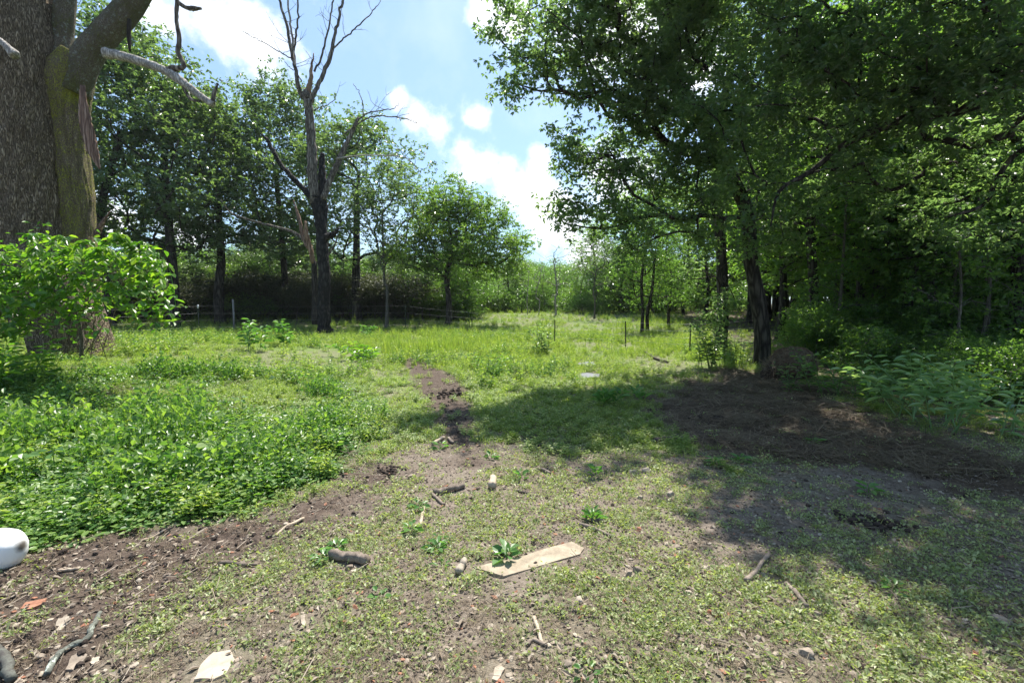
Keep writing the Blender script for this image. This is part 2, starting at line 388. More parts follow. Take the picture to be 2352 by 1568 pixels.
def ground_mat():
    m, nt, out = new_mat('ground')
    co = objco(nt)
    n = noise_tex(nt, 3.0, 8, co, .65); n2 = noise_tex(nt, 30, 6, co, .65); n3 = noise_tex(nt, 130, 3, co, .6)
    h = mathn(nt, 'ADD', mathn(nt, 'MULTIPLY', n2, .6), mathn(nt, 'MULTIPLY', n3, .4))
    soil = ramp(nt, mathn(nt, 'ADD', mathn(nt, 'MULTIPLY', h, .75), mathn(nt, 'MULTIPLY', n, .25)), [(.32, (.07, .055, .043)), (.5, (.175, .142, .115)), (.68, (.32, .27, .225))])
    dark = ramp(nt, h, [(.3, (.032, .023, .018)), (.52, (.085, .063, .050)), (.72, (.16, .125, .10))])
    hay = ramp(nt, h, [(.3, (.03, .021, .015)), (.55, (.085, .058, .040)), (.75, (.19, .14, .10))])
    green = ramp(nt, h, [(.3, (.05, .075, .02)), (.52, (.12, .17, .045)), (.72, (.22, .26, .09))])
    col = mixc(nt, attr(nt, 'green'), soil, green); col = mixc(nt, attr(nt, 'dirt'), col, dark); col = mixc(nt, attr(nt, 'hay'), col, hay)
    # scattered crumbs of pale chips
    vo = nt.nodes.new('ShaderNodeTexVoronoi'); vo.inputs['Scale'].default_value = 26; nt.links.new(co, vo.inputs[0])
    chip = ramp(nt, vo.outputs['Distance'], [(.10, (1, 1, 1)), (.16, (0, 0, 0))])
    sep = nt.nodes.new('ShaderNodeSeparateColor'); nt.links.new(vo.outputs['Color'], sep.inputs[0])
    sel = mathn(nt, 'GREATER_THAN', sep.outputs[0], .80)
    col = mixc(nt, mathn(nt, 'MULTIPLY', mathn(nt, 'MULTIPLY', chip, sel), .8), col, mixc(nt, sep.outputs[1], (.34, .24, .17), (.50, .43, .35)))
    p = nt.nodes.new('ShaderNodeBsdfPrincipled'); nt.links.new(col, p.inputs['Base Color']); p.inputs['Roughness'].default_value = .95; p.inputs['Specular IOR Level'].default_value = .15
    b = nt.nodes.new('ShaderNodeBump'); b.inputs['Strength'].default_value = .8; b.inputs['Distance'].default_value = .025
    nt.links.new(h, b.inputs['Height']); nt.links.new(b.outputs[0], p.inputs['Normal']); nt.links.new(p.outputs[0], out.inputs[0])
    return m
def build_ground():
    ys = list(np.arange(-30, 1.2, .6)); y = 1.2
    while y < 14: ys.append(y); y *= 1.0105
    while y < 700: ys.append(y); y *= 1.03
    ys = np.array(ys); nx = 460
    s = np.linspace(-1, 1, nx); s = s * (.75 + .25 * s * s)
    span = 1.9 * np.maximum(ys, 1.2) + np.where(ys < 1.2, 30, 4)
    X = s[None] * span[:, None]; Y = np.repeat(ys[:, None], nx, 1)
    x, y = X.ravel(), Y.ravel(); z = zones(x, y)
    near = 1 - sstep((y - 8) / 6)
    lump = fbm(x * 9, y * 9, 71, 4) - .47
    H = height(x, y) + near * lump * (.035 + .06 * z['dirt'] + .12 * z['hay'] + .06 * z['path']) + near * .16 * z['hay'] * (fbm(x * 2.6, y * 2.6, 44, 3) - .42)
    pile = gpoly([(1520, 930), (1600, 905), (1700, 940), (1650, 975), (1540, 965)])
    H = H + .04 * zone(pile, x, y, .7, .2, 3)
    green = np.clip(sstep((y - 6.5) / 3) + z['lush'] * .7 + z['cover'], 0, 1)
    pt = sstep((fbm(x * .9, y * .9, 88, 4) - .42) / .2)
    green = green * (.55 + .45 * pt) + .12 * pt
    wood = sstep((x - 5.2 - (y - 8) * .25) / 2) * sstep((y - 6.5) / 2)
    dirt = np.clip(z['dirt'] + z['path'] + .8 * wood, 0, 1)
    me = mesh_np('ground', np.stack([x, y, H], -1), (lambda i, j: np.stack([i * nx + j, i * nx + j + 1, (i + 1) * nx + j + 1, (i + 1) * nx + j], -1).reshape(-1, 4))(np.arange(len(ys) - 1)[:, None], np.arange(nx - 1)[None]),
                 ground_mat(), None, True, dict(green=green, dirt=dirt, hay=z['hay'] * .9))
    tag(link('ground', me), 'grassy clearing with bare soil, worn path and old hay', kind='structure')
build_ground()

# ------------------------------------------------------------------ trees
def skeleton(rng, trunk, targets, trunk_r, tip_r=.008, bias=.22, wig=.12, seg=.6, expo=.46, minz=None):
    """trunk: list of points; each target is joined to the nearest fitting node of the tree grown so far"""
    tp = smooth_path(trunk, 5); N = [tp[0]]; Pn = [-1]; D = [0.]
    for q in tp[1:]:
        D.append(D[-1] + np.linalg.norm(q - N[-1])); Pn.append(len(N) - 1); N.append(q)
    nodes = np.zeros((60000, 3)); dist = np.zeros(60000); n = len(N); nodes[:n] = N; dist[:n] = D
    ok = np.ones(60000, bool)
    zmin = tp[0][2] + (minz if minz is not None else .35 * (tp[-1][2] - tp[0][2]))
    ok[:n] = nodes[:n, 2] > zmin; ok[n - 1] = True
    top = tp[-1]; targets = np.asarray(targets); order = np.argsort(np.linalg.norm(targets - tp[len(tp) * 2 // 3], axis=1)); ends = []
    for ti in order:
        T = targets[ti]
        d = np.linalg.norm(nodes[:n] - T, axis=1)
        cost = d + bias * dist[:n] + np.where(ok[:n], 0, 1e6) + np.where(nodes[:n, 2] > T[2] + .25 * d, .8 * d, 0)
        i = int(np.argmin(cost)); L = d[i]
        if L < .05: ends.append(i); continue
        pd = nodes[i] - nodes[Pn[i]] if Pn[i] >= 0 else np.array([0, 0, 1.]); pd = pd / (np.linalg.norm(pd) + 1e-9)
        c = nodes[i] + pd * L * .35 + np.array([0, 0, .06 * L]) + rng.normal(0, wig * L * .5, 3)
        k = max(2, int(L / seg) + 1); last = i
        for s in range(1, k + 1):
            t = s / k; q = (1 - t) ** 2 * nodes[i] + 2 * t * (1 - t) * c + t * t * T
            if s < k: q = q + rng.normal(0, wig * seg * .35, 3)
            nodes[n] = q; Pn.append(last); dist[n] = dist[last] + np.linalg.norm(q - nodes[last]); last = n; n += 1
        ends.append(last)
    cnt = np.zeros(n)
    for e in ends: cnt[e] += 1
    for i in range(n - 1, 0, -1): cnt[Pn[i]] += cnt[i]
    cnt = np.maximum(cnt, 1); r = tip_r * cnt ** expo; m = len(tp)
    s = np.linspace(0, 1, m); tr = trunk_r * (1 - .45 * s); tr[0:2] *= (1.5, 1.15)
    r[:m] = np.maximum(tr, 0)
    k = tr[-1] / (tip_r * cnt[m - 1] ** expo + 1e-9) if cnt[m - 1] > 3 else 1
    r[m:] = np.minimum(r[m:] * min(max(k, .6), 1.6), tr[-1] * 1.0)
    for i in range(m, n): r[i] = min(r[i], r[Pn[i]] * .97)
    r = np.maximum(r, tip_r)
    return nodes[:n].copy(), np.array(Pn), r, ends, m
def limbs(nodes, Pn, r, m, rng, acc=None, big=10, small=4, rough=.05):
    acc = acc or Acc(); n = len(nodes); kids = [[] for _ in range(n)]
    for i in range(1, n): kids[Pn[i]].append(i)
    starts = [(0, None)]
    while starts:
        i, par = starts.pop(); ch = [i] if par is None else [par, i]
        while kids[i]:
            ks = sorted(kids[i], key=lambda q: (-(q < m), -r[q])); i2 = ks[0]
            for q in ks[1:]: starts.append((q, i))
            ch.append(i2); i = i2
        rad = r[ch].copy()
        if par is not None: rad[0] = rad[1] * 1.15
        s = big if rad.max() > .09 else (6 if rad.max() > .035 else small)
        if len(ch) > 1:
            V, Q, T = tube(nodes[ch], rad, s, rough if rad.max() > .03 else 0, rng, cap=False); acc.add(V, Q, T)
    return acc
def lobe_targets(rng, lobes, spacing):
    """points through a set of ellipsoids (x, y, z, r or (rx, ry, rz)), denser at their skin"""
    out = []
    for l in lobes:
        c = np.array(l[:3]); rr = np.array(l[3]) if hasattr(l[3], '__len__') else np.array([l[3], l[3], l[3] * .8])
        k = max(4, int(4.2 * rr[0] * rr[1] * rr[2] / spacing ** 3))
        q = rdir(rng, k) * (rng.random((k, 1)) ** .38); out.append(c + q * rr)
    return np.concatenate(out)
def crown_leaves(rng, ends, per, spread, k, L, tmpl=LEAF_RH, droop=.3, wr=.5, flat=.7, tone=None):
    """leaf rosettes about the twig ends"""
    n = len(ends) * per
    c = np.repeat(ends, per, 0) + rng.normal(0, 1, (n, 3)) * spread * np.array([1, 1, flat])
    tv = np.repeat(rng.random(len(ends)), per)
    c = np.repeat(c, k, 0); d = rdir(rng, n * k, -.75, .75); d[:, 2] -= droop
    tv = np.repeat(tv, k) * .45 + rng.random(n * k) * .55
    LL = L * rng.uniform(.65, 1.2, n * k)
    return leaves(c + nrm(d) * .02, d, LL, LL * wr, tmpl, None, rng, .7, tv)
def tree_meshes(name, rng, trunk, lobes, trunk_r, leaf_mat_, bark, spacing=.9, per=10, spread=.3, k=6, L=.16, tmpl=LEAF_RH, droop=.3, wr=.5, extra=None, minz=None, tip=.008, bias=.22, keep=1.0, seg=.6):
    T = lobe_targets(rng, lobes, spacing)
    nodes, Pn, r, ends, m = skeleton(rng, trunk, T, trunk_r, tip, bias, minz=minz, seg=seg)
    acc = limbs(nodes, Pn, r, m, rng)
    tm = acc.mesh(name + '_trunk', bark, True)
    e = nodes[ends]
    if keep < 1: e = e[rng.random(len(e)) < keep]
    V, FF, var = crown_leaves(rng, e, per, spread, k, L, tmpl, droop, wr)
    cm = mesh_np(name + '_crown', V, FF, leaf_mat_, var)
    return tm, cm
def place_tree(name, meshes, loc, label, group=None, rz=0, s=1, cat='tree', sz=None):
    t = thing(name, label, cat, loc, group); t.rotation_euler = (0, 0, rz); t.scale = (s, s, sz or s)
    link('trunk', meshes[0], t); link('crown', meshes[1], t); return t

TRI = 0
# --- prototypes, base at the origin
def proto_oak(seed, H=13., w=5., trunk_r=.25, fork=4.2, nl=13, mat='far_leaf', low=.33, spacing=1.05, per=15, k=7, L=.19, bark='bark_dark', spread=.42):
    rng = np.random.default_rng(seed); lobes = []
    for i in range(nl):
        t = (i + .5) / nl; z = H * (low + (1 - low - .1) * t); rad = w * .62 * math.sin(math.pi * min(.97, .22 + .72 * t)) * rng.uniform(.75, 1.15)
        a = i * 2.4 + rng.uniform(-.5, .5); lobes.append((rad * math.cos(a), rad * math.sin(a), z, (w * rng.uniform(.30, .42), w * rng.uniform(.30, .42), H * rng.uniform(.09, .13))))
    lobes.append((rng.uniform(-.5, .5), rng.uniform(-.5, .5), H * .88, (w * .4, w * .4, H * .1)))
    tr = [(0, 0, -.2), (.1, .05, fork * .4), (-.05 + rng.normal(0, .15), .1, fork), (rng.normal(0, .4), rng.normal(0, .3), H * .6)]
    return tree_meshes('oak%d' % seed, rng, tr, lobes, trunk_r, M[mat], M[bark], spacing, per, spread, k, L, minz=fork * .75)
def proto_sapling(seed, H=6., mat='wood_leaf', L=.13, r=.05, w=1.5, low=.1, per=9, spacing=.55, spread=.28, k=5):
    rng = np.random.default_rng(seed); lobes = []
    for i in range(9):
        z = H * (low + (1 - low) * (i + .3) / 9); a = i * 2.4; q = w * .45 * rng.uniform(.5, 1.1) * (1.2 - .5 * i / 9)
        lobes.append((q * math.cos(a), q * math.sin(a), z, (w * .45, w * .45, H * .08)))
    tr = [(0, 0, -.1), (rng.normal(0, .1), rng.normal(0, .1), H * .4), (rng.normal(0, .25), rng.normal(0, .25), H * .85)]
    return tree_meshes('sapling%d' % seed, rng, tr, lobes, r, M[mat], M['bark_thin'], spacing, per, spread, k, L, minz=.1 * H, tip=.005, seg=.4)
def proto_shrub(seed, H=2.2, w=1.6, mat='wood_leaf', L=.10, per=10, spacing=.42, k=5):
    rng = np.random.default_rng(seed); lobes = []
    for i in range(8):
        a = i * 2.4; q = w * .5 * rng.uniform(.3, 1); lobes.append((q * math.cos(a), q * math.sin(a), H * rng.uniform(.2, .8), (w * .36, w * .36, H * .2)))
    tr = [(0, 0, -.1), (.05, 0, H * .25), (.1, .05, H * .5)]
    return tree_meshes('shrub%d' % seed, rng, tr, lobes, .03, M[mat], M['bark_thin'], spacing, per, .2, k, L, minz=.02, tip=.004, seg=.3)
oaks = [proto_oak(11), proto_oak(12, 13.5, 4.6, .22, 4.8), proto_oak(13, 12, 5.4, .28, 3.6)]
slim = [proto_oak(21, 12, 3.2, .17, 4.5, 11, 'wood_leaf', .28, .85, 10, 6, .17), proto_oak(22, 11, 3.6, .20, 4.0, 11, 'wood_leaf', .25, .9, 10, 6, .17)]
BRT = [proto_oak(24, 11.5, 3.6, .14, 2.6, 12, 'bright_leaf', .15, .9, 12, 6, .18), proto_oak(25, 11.5, 3.2, .13, 2.2, 12, 'bright_leaf', .12, .9, 12, 6, .18)]
sap = [proto_sapling(31), proto_sapling(32, 7, 'wood_leaf', .13, .06, 1.7), proto_sapling(33, 5, 'bright_leaf', .13, .04, 1.5)]
shr = [proto_shrub(41), proto_shrub(42, 1.8, 2.0), proto_shrub(43, 2.0, 1.8, 'bright_leaf', .11)]

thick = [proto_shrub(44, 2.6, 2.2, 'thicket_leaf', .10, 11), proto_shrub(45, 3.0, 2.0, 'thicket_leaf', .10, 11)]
def gz(x, y): return float(height(x, y))
def at(px, depth): return ((px - SRC_W / 2) / F * depth, depth)
def put_tree(meshes, px, depth, name, label, group=None, rz=0, s=1, sz=None, H=None, top=None, protoH=13.):
    x, y = at(px, depth)
    if top is not None:
        z1 = P(px, top, depth)[2]; sz = (z1 - gz(x, y)) / protoH * 1.1
        if s is None: s = sz
    return place_tree(name, meshes, (x, y, gz(x, y) - .05), label, group, rz, s, sz=sz)

# --- the oaks behind the fence, left
put_tree(oaks[0], 398, 31, 'oak_tree', 'tall dark forked oak behind the fence, nearest to the mossy trunk', top=150, s=1.42, rz=.6)
put_tree(oaks[1], 255, 30, 'oak_tree', 'tallest leafy oak standing right behind the twin-stemmed old oak', top=70, s=1.42, rz=2.6)
put_tree(oaks[2], 508, 34, 'oak_tree', 'dark oak behind the pale capped fence post', top=215, s=1.31, rz=4)
put_tree(oaks[1], 655, 37, 'oak_tree', 'broad oak just behind the black charred tree', top=235, s=1.35, rz=1)
put_tree(oaks[0], 822, 36, 'oak_tree', 'round-topped oak between the charred tree and the pale sparse tree', top=290, s=1.42, rz=3.9)
put_tree(oaks[2], 60, 31, 'oak_tree', 'leafy oak seen behind the left edge stem', top=60, s=1.56, rz=5.2)
put_tree(oaks[0], -160, 33, 'oak_tree', 'outermost oak beyond the left edge of the clearing', top=80, s=1.56, rz=.2)
# the round tree in the middle, its own crown
def mid_tree():
    rng = np.random.default_rng(77); d = 33; bx, by = at(1030, d); bz = gz(bx, by)
    L = [(985, 455, 50, 36), (1045, 440, 48, 38), (1080, 490, 55, 38), (1130, 500, 52, 37), (1165, 560, 55, 38), (1190, 555, 35, 36), (1095, 570, 60, 36), (1020, 520, 60, 38), (960, 540, 50, 38), (1000, 600, 50, 37), (1125, 620, 45, 38), (1180, 610, 35, 37), (930, 590, 40, 36), (1050, 560, 50, 40)]
    lobes = [(*(P(x, y, dd) - np.array([bx, by, bz])), (r * d / F, r * d / F * .9, r * d / F * .75)) for x, y, r, dd in [(x_, y_, r_ * 1.08, dd_ - 4) for x_, y_, r_, dd_ in L]]
    pt = lambda x, y, dy=0: P(x, y, d + dy) - np.array([bx, by, bz])
    tr = [(0, 0, -.2), pt(1031, 690), pt(1026, 640), pt(1035, 590, .3), pt(1050, 530, .5)]
    ms = tree_meshes('round', rng, tr, lobes, .22, M['bright_leaf'], M['bark_dark'], .72, 14, .34, 7, .17, minz=2.2)
    place_tree('oak_tree', ms, (bx, by, bz), 'round spreading oak alone at the middle of the far treeline')
mid_tree()

# --- woodland beyond, one mass nobody could count
def gn_instancer(name, pts, rot, scl, idx, protos, label):
    """one mass object: every point carries one of the prototype clumps"""
    col = bpy.data.collections.new(name + '_clumps')
    for i, me in enumerate(protos):
        o = bpy.data.objects.new('%s_%02d' % (name, i), me); col.objects.link(o)
    me = bpy.data.meshes.new(name); me.vertices.add(len(pts)); me.vertices.foreach_set('co', np.asarray(pts, np.float32).ravel())
    a = me.attributes.new('rot', 'FLOAT_VECTOR', 'POINT'); a.data.foreach_set('vector', np.asarray(rot, np.float32).ravel())
    a = me.attributes.new('scl', 'FLOAT_VECTOR', 'POINT')
    scl = np.asarray(scl, np.float32); scl = np.repeat(scl[:, None], 3, 1) if scl.ndim == 1 else scl
    a.data.foreach_set('vector', np.ascontiguousarray(scl).ravel())
    a = me.attributes.new('idx', 'INT', 'POINT'); a.data.foreach_set('value', np.asarray(idx, np.int32))
    me.update(); o = link(name, me); tag(o, label, kind='stuff')
    ng = bpy.data.node_groups.new(name, 'GeometryNodeTree')
    ng.interface.new_socket('Geometry', in_out='INPUT', socket_type='NodeSocketGeometry'); ng.interface.new_socket('Geometry', in_out='OUTPUT', socket_type='NodeSocketGeometry')
    gi = ng.nodes.new('NodeGroupInput'); go = ng.nodes.new('NodeGroupOutput')
    ci = ng.nodes.new('GeometryNodeCollectionInfo'); ci.inputs['Collection'].default_value = col
    ci.inputs['Separate Children'].default_value = True; ci.inputs['Reset Children'].default_value = True
    ip = ng.nodes.new('GeometryNodeInstanceOnPoints'); ip.inputs['Pick Instance'].default_value = True
    def na(n, t):
        q = ng.nodes.new('GeometryNodeInputNamedAttribute'); q.data_type = t; q.inputs['Name'].default_value = n; return q.outputs['Attribute']
    ng.links.new(gi.outputs[0], ip.inputs['Points']); ng.links.new(ci.outputs[0], ip.inputs['Instance'])
    ng.links.new(na('idx', 'INT'), ip.inputs['Instance Index']); ng.links.new(na('rot', 'FLOAT_VECTOR'), ip.inputs['Rotation']); ng.links.new(na('scl', 'FLOAT_VECTOR'), ip.inputs['Scale'])
    ng.links.new(ip.outputs[0], go.inputs[0])
    md = o.modifiers.new('scatter', 'NODES'); md.node_group = ng
    return o
def merge(ms):
    """trunk and crown as one mesh with two materials, for the masses"""
    a, b = ms; va = np.zeros(len(a.vertices) * 3, np.float32); a.vertices.foreach_get('co', va)
    vb = np.zeros(len(b.vertices) * 3, np.float32); b.vertices.foreach_get('co', vb)
    def faces(me, off):
        n = len(me.polygons); tot = np.zeros(n, np.int32); me.polygons.foreach_get('loop_total', tot); vi = np.zeros(len(me.loops), np.int32); me.loops.foreach_get('vertex_index', vi)
        st = np.concatenate([[0], np.cumsum(tot)[:-1]]); return [(vi[(st[tot == k][:, None] + np.arange(k))] + off, k) for k in (3, 4) if (tot == k).any()]
    na_ = len(va) // 3; fa = faces(a, 0); fb = faces(b, na_)
    Fs = [f for f, k in fa] + [f for f, k in fb]
    vv = np.zeros(len(vb) // 3, np.float32); b.attributes['var'].data.foreach_get('value', vv)
    me = mesh_np(a.name + '_whole', np.concatenate([va, vb]).reshape(-1, 3), Fs, a.materials[0], np.concatenate([np.zeros(na_), vv]))
    me.materials.append(b.materials[0]); mi = np.concatenate([np.zeros(sum(len(f) for f, k in fa), np.int32), np.ones(sum(len(f) for f, k in fb), np.int32)])
    me.polygons.foreach_set('material_index', mi); return me
oakW = [merge(m) for m in oaks]; slimW = [merge(m) for m in slim]; sapW = [merge(m) for m in sap]; shrW = [merge(m) for m in shr]; thW = [merge(m) for m in thick]
def far_woods():
    rng = np.random.default_rng(5); pts = []; sc_ = []; idx = []
    def add(x, y, s, sz, i): pts.append((x, y, gz(x, y) - .1)); sc_.append((s, s, sz)); idx.append(i)
    for k in range(300):                                        # a belt beyond the clearing, low in the gap in the middle
        y = rng.uniform(44, 85); x = rng.uniform(-1.4, 1.3) * y; px = x / y * F + SRC_W / 2
        if 1090 < px < 1640 and y < 60: continue
        gap = 1 if 1120 < px < 1620 else 0
        add(x, y, rng.uniform(.75, 1.1), rng.uniform(.45, .62) if gap else rng.uniform(.42, .62), rng.integers(0, 5))
    for k in range(34):                                       # edge trees between the named oaks
        px = rng.uniform(-350, 1080); y = rng.uniform(39, 46); x = (px - 1176) / F * y; add(x, y, rng.uniform(.6, .8), rng.uniform(.4, .55), rng.integers(0, 5))
    gn_instancer('woodland', pts, [(0, 0, rng.uniform(0, 6.28)) for _ in pts], sc_, idx, oakW + slimW, 'far green woods closing the clearing on all sides')
    pts, sc_, idx = [], [], []
    for k in range(420):                                        # brush along the foot of the far treeline
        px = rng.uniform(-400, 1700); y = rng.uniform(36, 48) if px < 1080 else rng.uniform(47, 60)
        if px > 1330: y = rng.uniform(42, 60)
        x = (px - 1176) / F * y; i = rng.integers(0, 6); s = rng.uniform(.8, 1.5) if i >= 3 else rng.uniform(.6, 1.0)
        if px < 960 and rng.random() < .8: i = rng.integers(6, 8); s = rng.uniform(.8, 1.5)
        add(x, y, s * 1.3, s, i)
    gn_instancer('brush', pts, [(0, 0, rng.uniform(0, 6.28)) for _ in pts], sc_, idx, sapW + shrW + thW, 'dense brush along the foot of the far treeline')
far_woods()

# --- right-hand wood
def px_lobes(L, base):
    b = np.array(base); return [(*(P(x, y, d) - b), r) for x, y, d, r in L]
def lean_oak():
    rng = np.random.default_rng(91); g = G(1752, 838); b = np.array([g[0], g[1], g[2]]); d = b[1]
    L = [(1190, 40, 10.4, .75), (1260, 95, 10.2, .8), (1195, 140, 10.6, .6), (1230, 185, 10.4, .45), (1180, 215, 10.4, .3), (1360, 60, 10.8, 1.1), (1330, 160, 10.8, .75), (1480, 120, 11, 1.2), (1600, 60, 11, 1.3),
         (1420, 250, 11, .85), (1530, 250, 11.2, 1.1), (1350, 345, 10.8, .75), (1440, 380, 11, .9), (1560, 390, 11.4, 1.0), (1320, 440, 10.4, .6), (1400, 480, 10.4, .8), (1480, 540, 10.4, .7), (1310, 500, 10.6, .45),
         (1660, 300, 11.5, 1.2), (1600, 480, 11, .8), (1380, 200, 10.2, .6), (1290, 320, 10.6, .4), (1430, -60, 10.5, 1.2), (1600, -80, 11, 1.4)]
    lobes = px_lobes(L, b)
    pt = lambda x, y, dd=0: P(x, y, d + dd) - b
    tr = [(0, 0, -.15), pt(1748, 740), pt(1725, 600), pt(1712, 480), pt(1650, 350, -.2), pt(1585, 240, -.3), pt(1545, 150, -.4), pt(1520, 40, -.4)]
    ms = tree_meshes('lean', rng, tr, lobes, .21, M['oak_leaf'], M['bark_dark'], .47, 13, .18, 7, .112, LEAF_OAK, .3, .5, minz=3.2, tip=.006, bias=.3, seg=.4)
    place_tree('oak_tree', ms, tuple(b), 'large oak leaning over the clearing with its trunk beside the hay bale')
lean_oak()
def second_oak():
    rng = np.random.default_rng(92); g = G(1655, 815); b = g.copy(); d = b[1]
    L = [(1700, 180, 13, 1.4), (1760, 300, 12.8, 1.2), (1850, 150, 13, 1.5), (1680, 430, 13, 1.0), (1800, 430, 12.5, 1.1), (1620, 560, 12.6, .6), (1690, 560, 12.2, .6), (1760, 540, 12, .6), (1640, 50, 13.5, 1.5), (1600, 620, 12.8, .5), (1660, 690, 12.4, .45), (1630, 740, 12.4, .45), (1800, -60, 13, 1.5), (1540, 470, 13.2, .9), (1500, 330, 13.5, 1.)]
    pt = lambda x, y, dd=0: P(x, y, d + dd) - b
    tr = [(0, 0, -.15), pt(1660, 700), pt(1655, 560), pt(1645, 420), pt(1660, 250, .2), pt(1690, 100, .3)]
    ms = tree_meshes('second', rng, tr, px_lobes(L, b), .19, M['oak_leaf'], M['bark_dark'], .56, 12, .20, 7, .115, LEAF_OAK, .3, .5, minz=1.2, tip=.006, bias=.3, seg=.4)
    place_tree('oak_tree', ms, tuple(b), 'dark oak with leafy trunk standing left of the leaning oak')
second_oak()
def overhang_oak():
    rng = np.random.default_rng(93); bx, by = 12.5, 7.5; b = np.array([bx, by, gz(bx, by)])
    L = [(1780, 60, 8.2, 1.0), (1900, 130, 8, 1.0), (2040, 100, 7.6, 1.1), (2200, 60, 7, 1.1), (1750, 300, 8.6, .75), (1800, 400, 8.8, .6), (1700, 400, 8.8, .55), (1720, 480, 8.8, .45), (1900, 270, 8.4, 1.0), (2020, 260, 8.2, 1.0), (2180, 230, 7.6, 1.1), (1950, 400, 8.8, .8),
         (2080, 380, 8.8, .9), (2250, 350, 8, .9), (2330, 150, 6.8, 1.1), (2380, 420, 8, 1), (1650, 240, 9, .7), (2100, 500, 9.5, .8), (2240, 520, 9.5, .8)]
    lobes = px_lobes(L, b)
    for q in [(4.1, 6.6, 7.6, 1.1), (5.2, 5.4, 7.4, 1.2), (5.4, 3.8, 7.0, 1.2), (7.2, 4.4, 7.2, 1.4), (6.4, 6.8, 8.2, 1.3), (8.2, 2.6, 6.8, 1.5), (6.2, 2.2, 6.8, 1.2), (8.4, 6, 8.5, 1.5), (7.4, .6, 6.8, 1.3), (3.3, 7.4, 7.6, .8), (9.5, 4.2, 8, 1.5), (3.7, 8.4, 7.9, 1.0), (4.9, 8.6, 8.1, 1.3), (6.2, 8.8, 8.4, 1.4), (3.2, 9.0, 8.3, .8), (3.4, 8.5, 8.4, .9), (2.9, 7.9, 8.3, .5), (3.9, 7.4, 8.3, .9), (5.2, 7.2, 8.6, 1.2), (4.4, 9.4, 8.6, 1.0), (6.6, 5.6, 8.4, 1.3), (5.6, 9.6, 8.9, 1.2), (7.6, 8, 8.6, 1.4)]:
        lobes.append((q[0] - bx, q[1] - by, q[2] - b[2], q[3]))
    tr = [(0, 0, -.15), (-.1, 0, 2), (-.3, 0, 4), (-.9, -.1, 5.6), (-1.6, 0, 7.2)]
    ms = tree_meshes('overhang', rng, tr, lobes, .3, M['oak_leaf'], M['bark_dark'], .54, 12, .19, 7, .112, LEAF_OAK, .35, .5, minz=3, tip=.006, bias=.15, seg=.4)
    place_tree('oak_tree', ms, tuple(b), 'near oak whose dark boughs hang over the top right corner')
overhang_oak()
# upright forest trees in the right-hand wood
W = [(1862, 14.5, 0, 1.0, .95, 'tree with a thick dark trunk right behind the hay bale'), (1975, 16, 1, .9, .9, 'dark trunk a little right of the hay bale'), (2090, 14, 0, .9, .85, 'slender dark tree above the shaded pale-leaved shrub'),
     (2190, 13, 1, .85, .85, 'slender dark tree behind the right-hand saplings'), (2320, 12, 0, .9, .9, 'dark tree at the right edge of the wood'), (1930, 21, 1, 1.1, 1.1, 'deeper tree in the wood behind the bale'),
     (2060, 22, 0, 1.1, 1.1, 'deeper tree in the wood between two slender trunks'), (2210, 20, 1, 1.1, 1.1, 'deeper tree in the wood behind the right-hand shrub'), (2480, 14, 1, 1, 1, 'tree just beyond the right edge'), (1790, 20, 0, 1.0, 1.0, 'tree in the wood between the leaning oak and the thick trunk')]
for i, (px, d, k, s, sz, lab) in enumerate(W):
    put_tree(slim[k], px, d, 'forest_tree', lab, None, i * 1.3, s, sz)
for i, (px, d, top, lab) in enumerate([(1372, 47, 520, 'leafy light green tree at the left end of the brush beyond the posts'), (1430, 44, 470, 'light green tree behind the leftmost of the slim dark trunks'), (1500, 42, 420, 'light green tree behind the two slim trunks'), (1570, 40, 400, 'light green tree behind the thin straight tree'),
                                       (1620, 36, 400, 'light green tree showing left of the dark oak trunk'), (1175, 52, 590, 'small hazy tree just right of the round oak')]):
    put_tree(BRT[i % 2], px, d, 'leafy_tree', lab, None, i * 1.1, 1.15, None, None, top, 11.5)
put_tree(slim[0], 1475, 27, 'twin_tree', 'tree with two slim dark trunks past the right fence posts', None, .7, .62, .70)
put_tree(slim[1], 1489, 27.2, 'twin_tree', 'slim upright trunk beside the forked tree past the fence', None, 2.7, .55, .66)
put_tree(slim[1], 1537, 30, 'young_tree', 'thin straight tree right of the two slim dark trunks', None, 1.9, .55, .62)
def right_wood():
    rng = np.random.default_rng(6); pts, sc_, idx = [], [], []
    for k in range(105):
        y = rng.uniform(16, 42); x = rng.uniform(.62, 1.6) * y if y < 30 else rng.uniform(.48, 1.5) * y
        pts.append((x, y, gz(x, y))); sc_.append((rng.uniform(.8, 1.15),) * 2 + (rng.uniform(.8, 1.15),)); idx.append(rng.integers(0, 5))
    gn_instancer('deep_woods', pts, [(0, 0, rng.uniform(0, 6.28)) for _ in pts], sc_, idx, oakW + slimW, 'dark deep woods filling the right side of the clearing')
    pts, sc_, idx = [], [], []
    for k in range(300):
        y = rng.uniform(10.5, 30); x = rng.uniform(.60, 1.35) * y
        if y < 13 and x / y < .72: continue
        i = rng.integers(0, 6); s = rng.uniform(.6, 1.05) if i < 3 else rng.uniform(.5, .9)
        pts.append((x, y, gz(x, y))); sc_.append((s, s, s)); idx.append(i)
    for k in range(26):                                         # edge by the right border
        y = rng.uniform(7, 10.5); x = rng.uniform(.86, 1.35) * y; pts.append((x, y, gz(x, y))); s = rng.uniform(.35, .6); sc_.append((s, s, s)); idx.append(rng.integers(3, 5))
    gn_instancer('undergrowth', pts, [(0, 0, rng.uniform(0, 6.28)) for _ in pts], sc_, idx, sapW + shrW, 'shaded saplings and bushes under the right-hand wood')
right_wood()

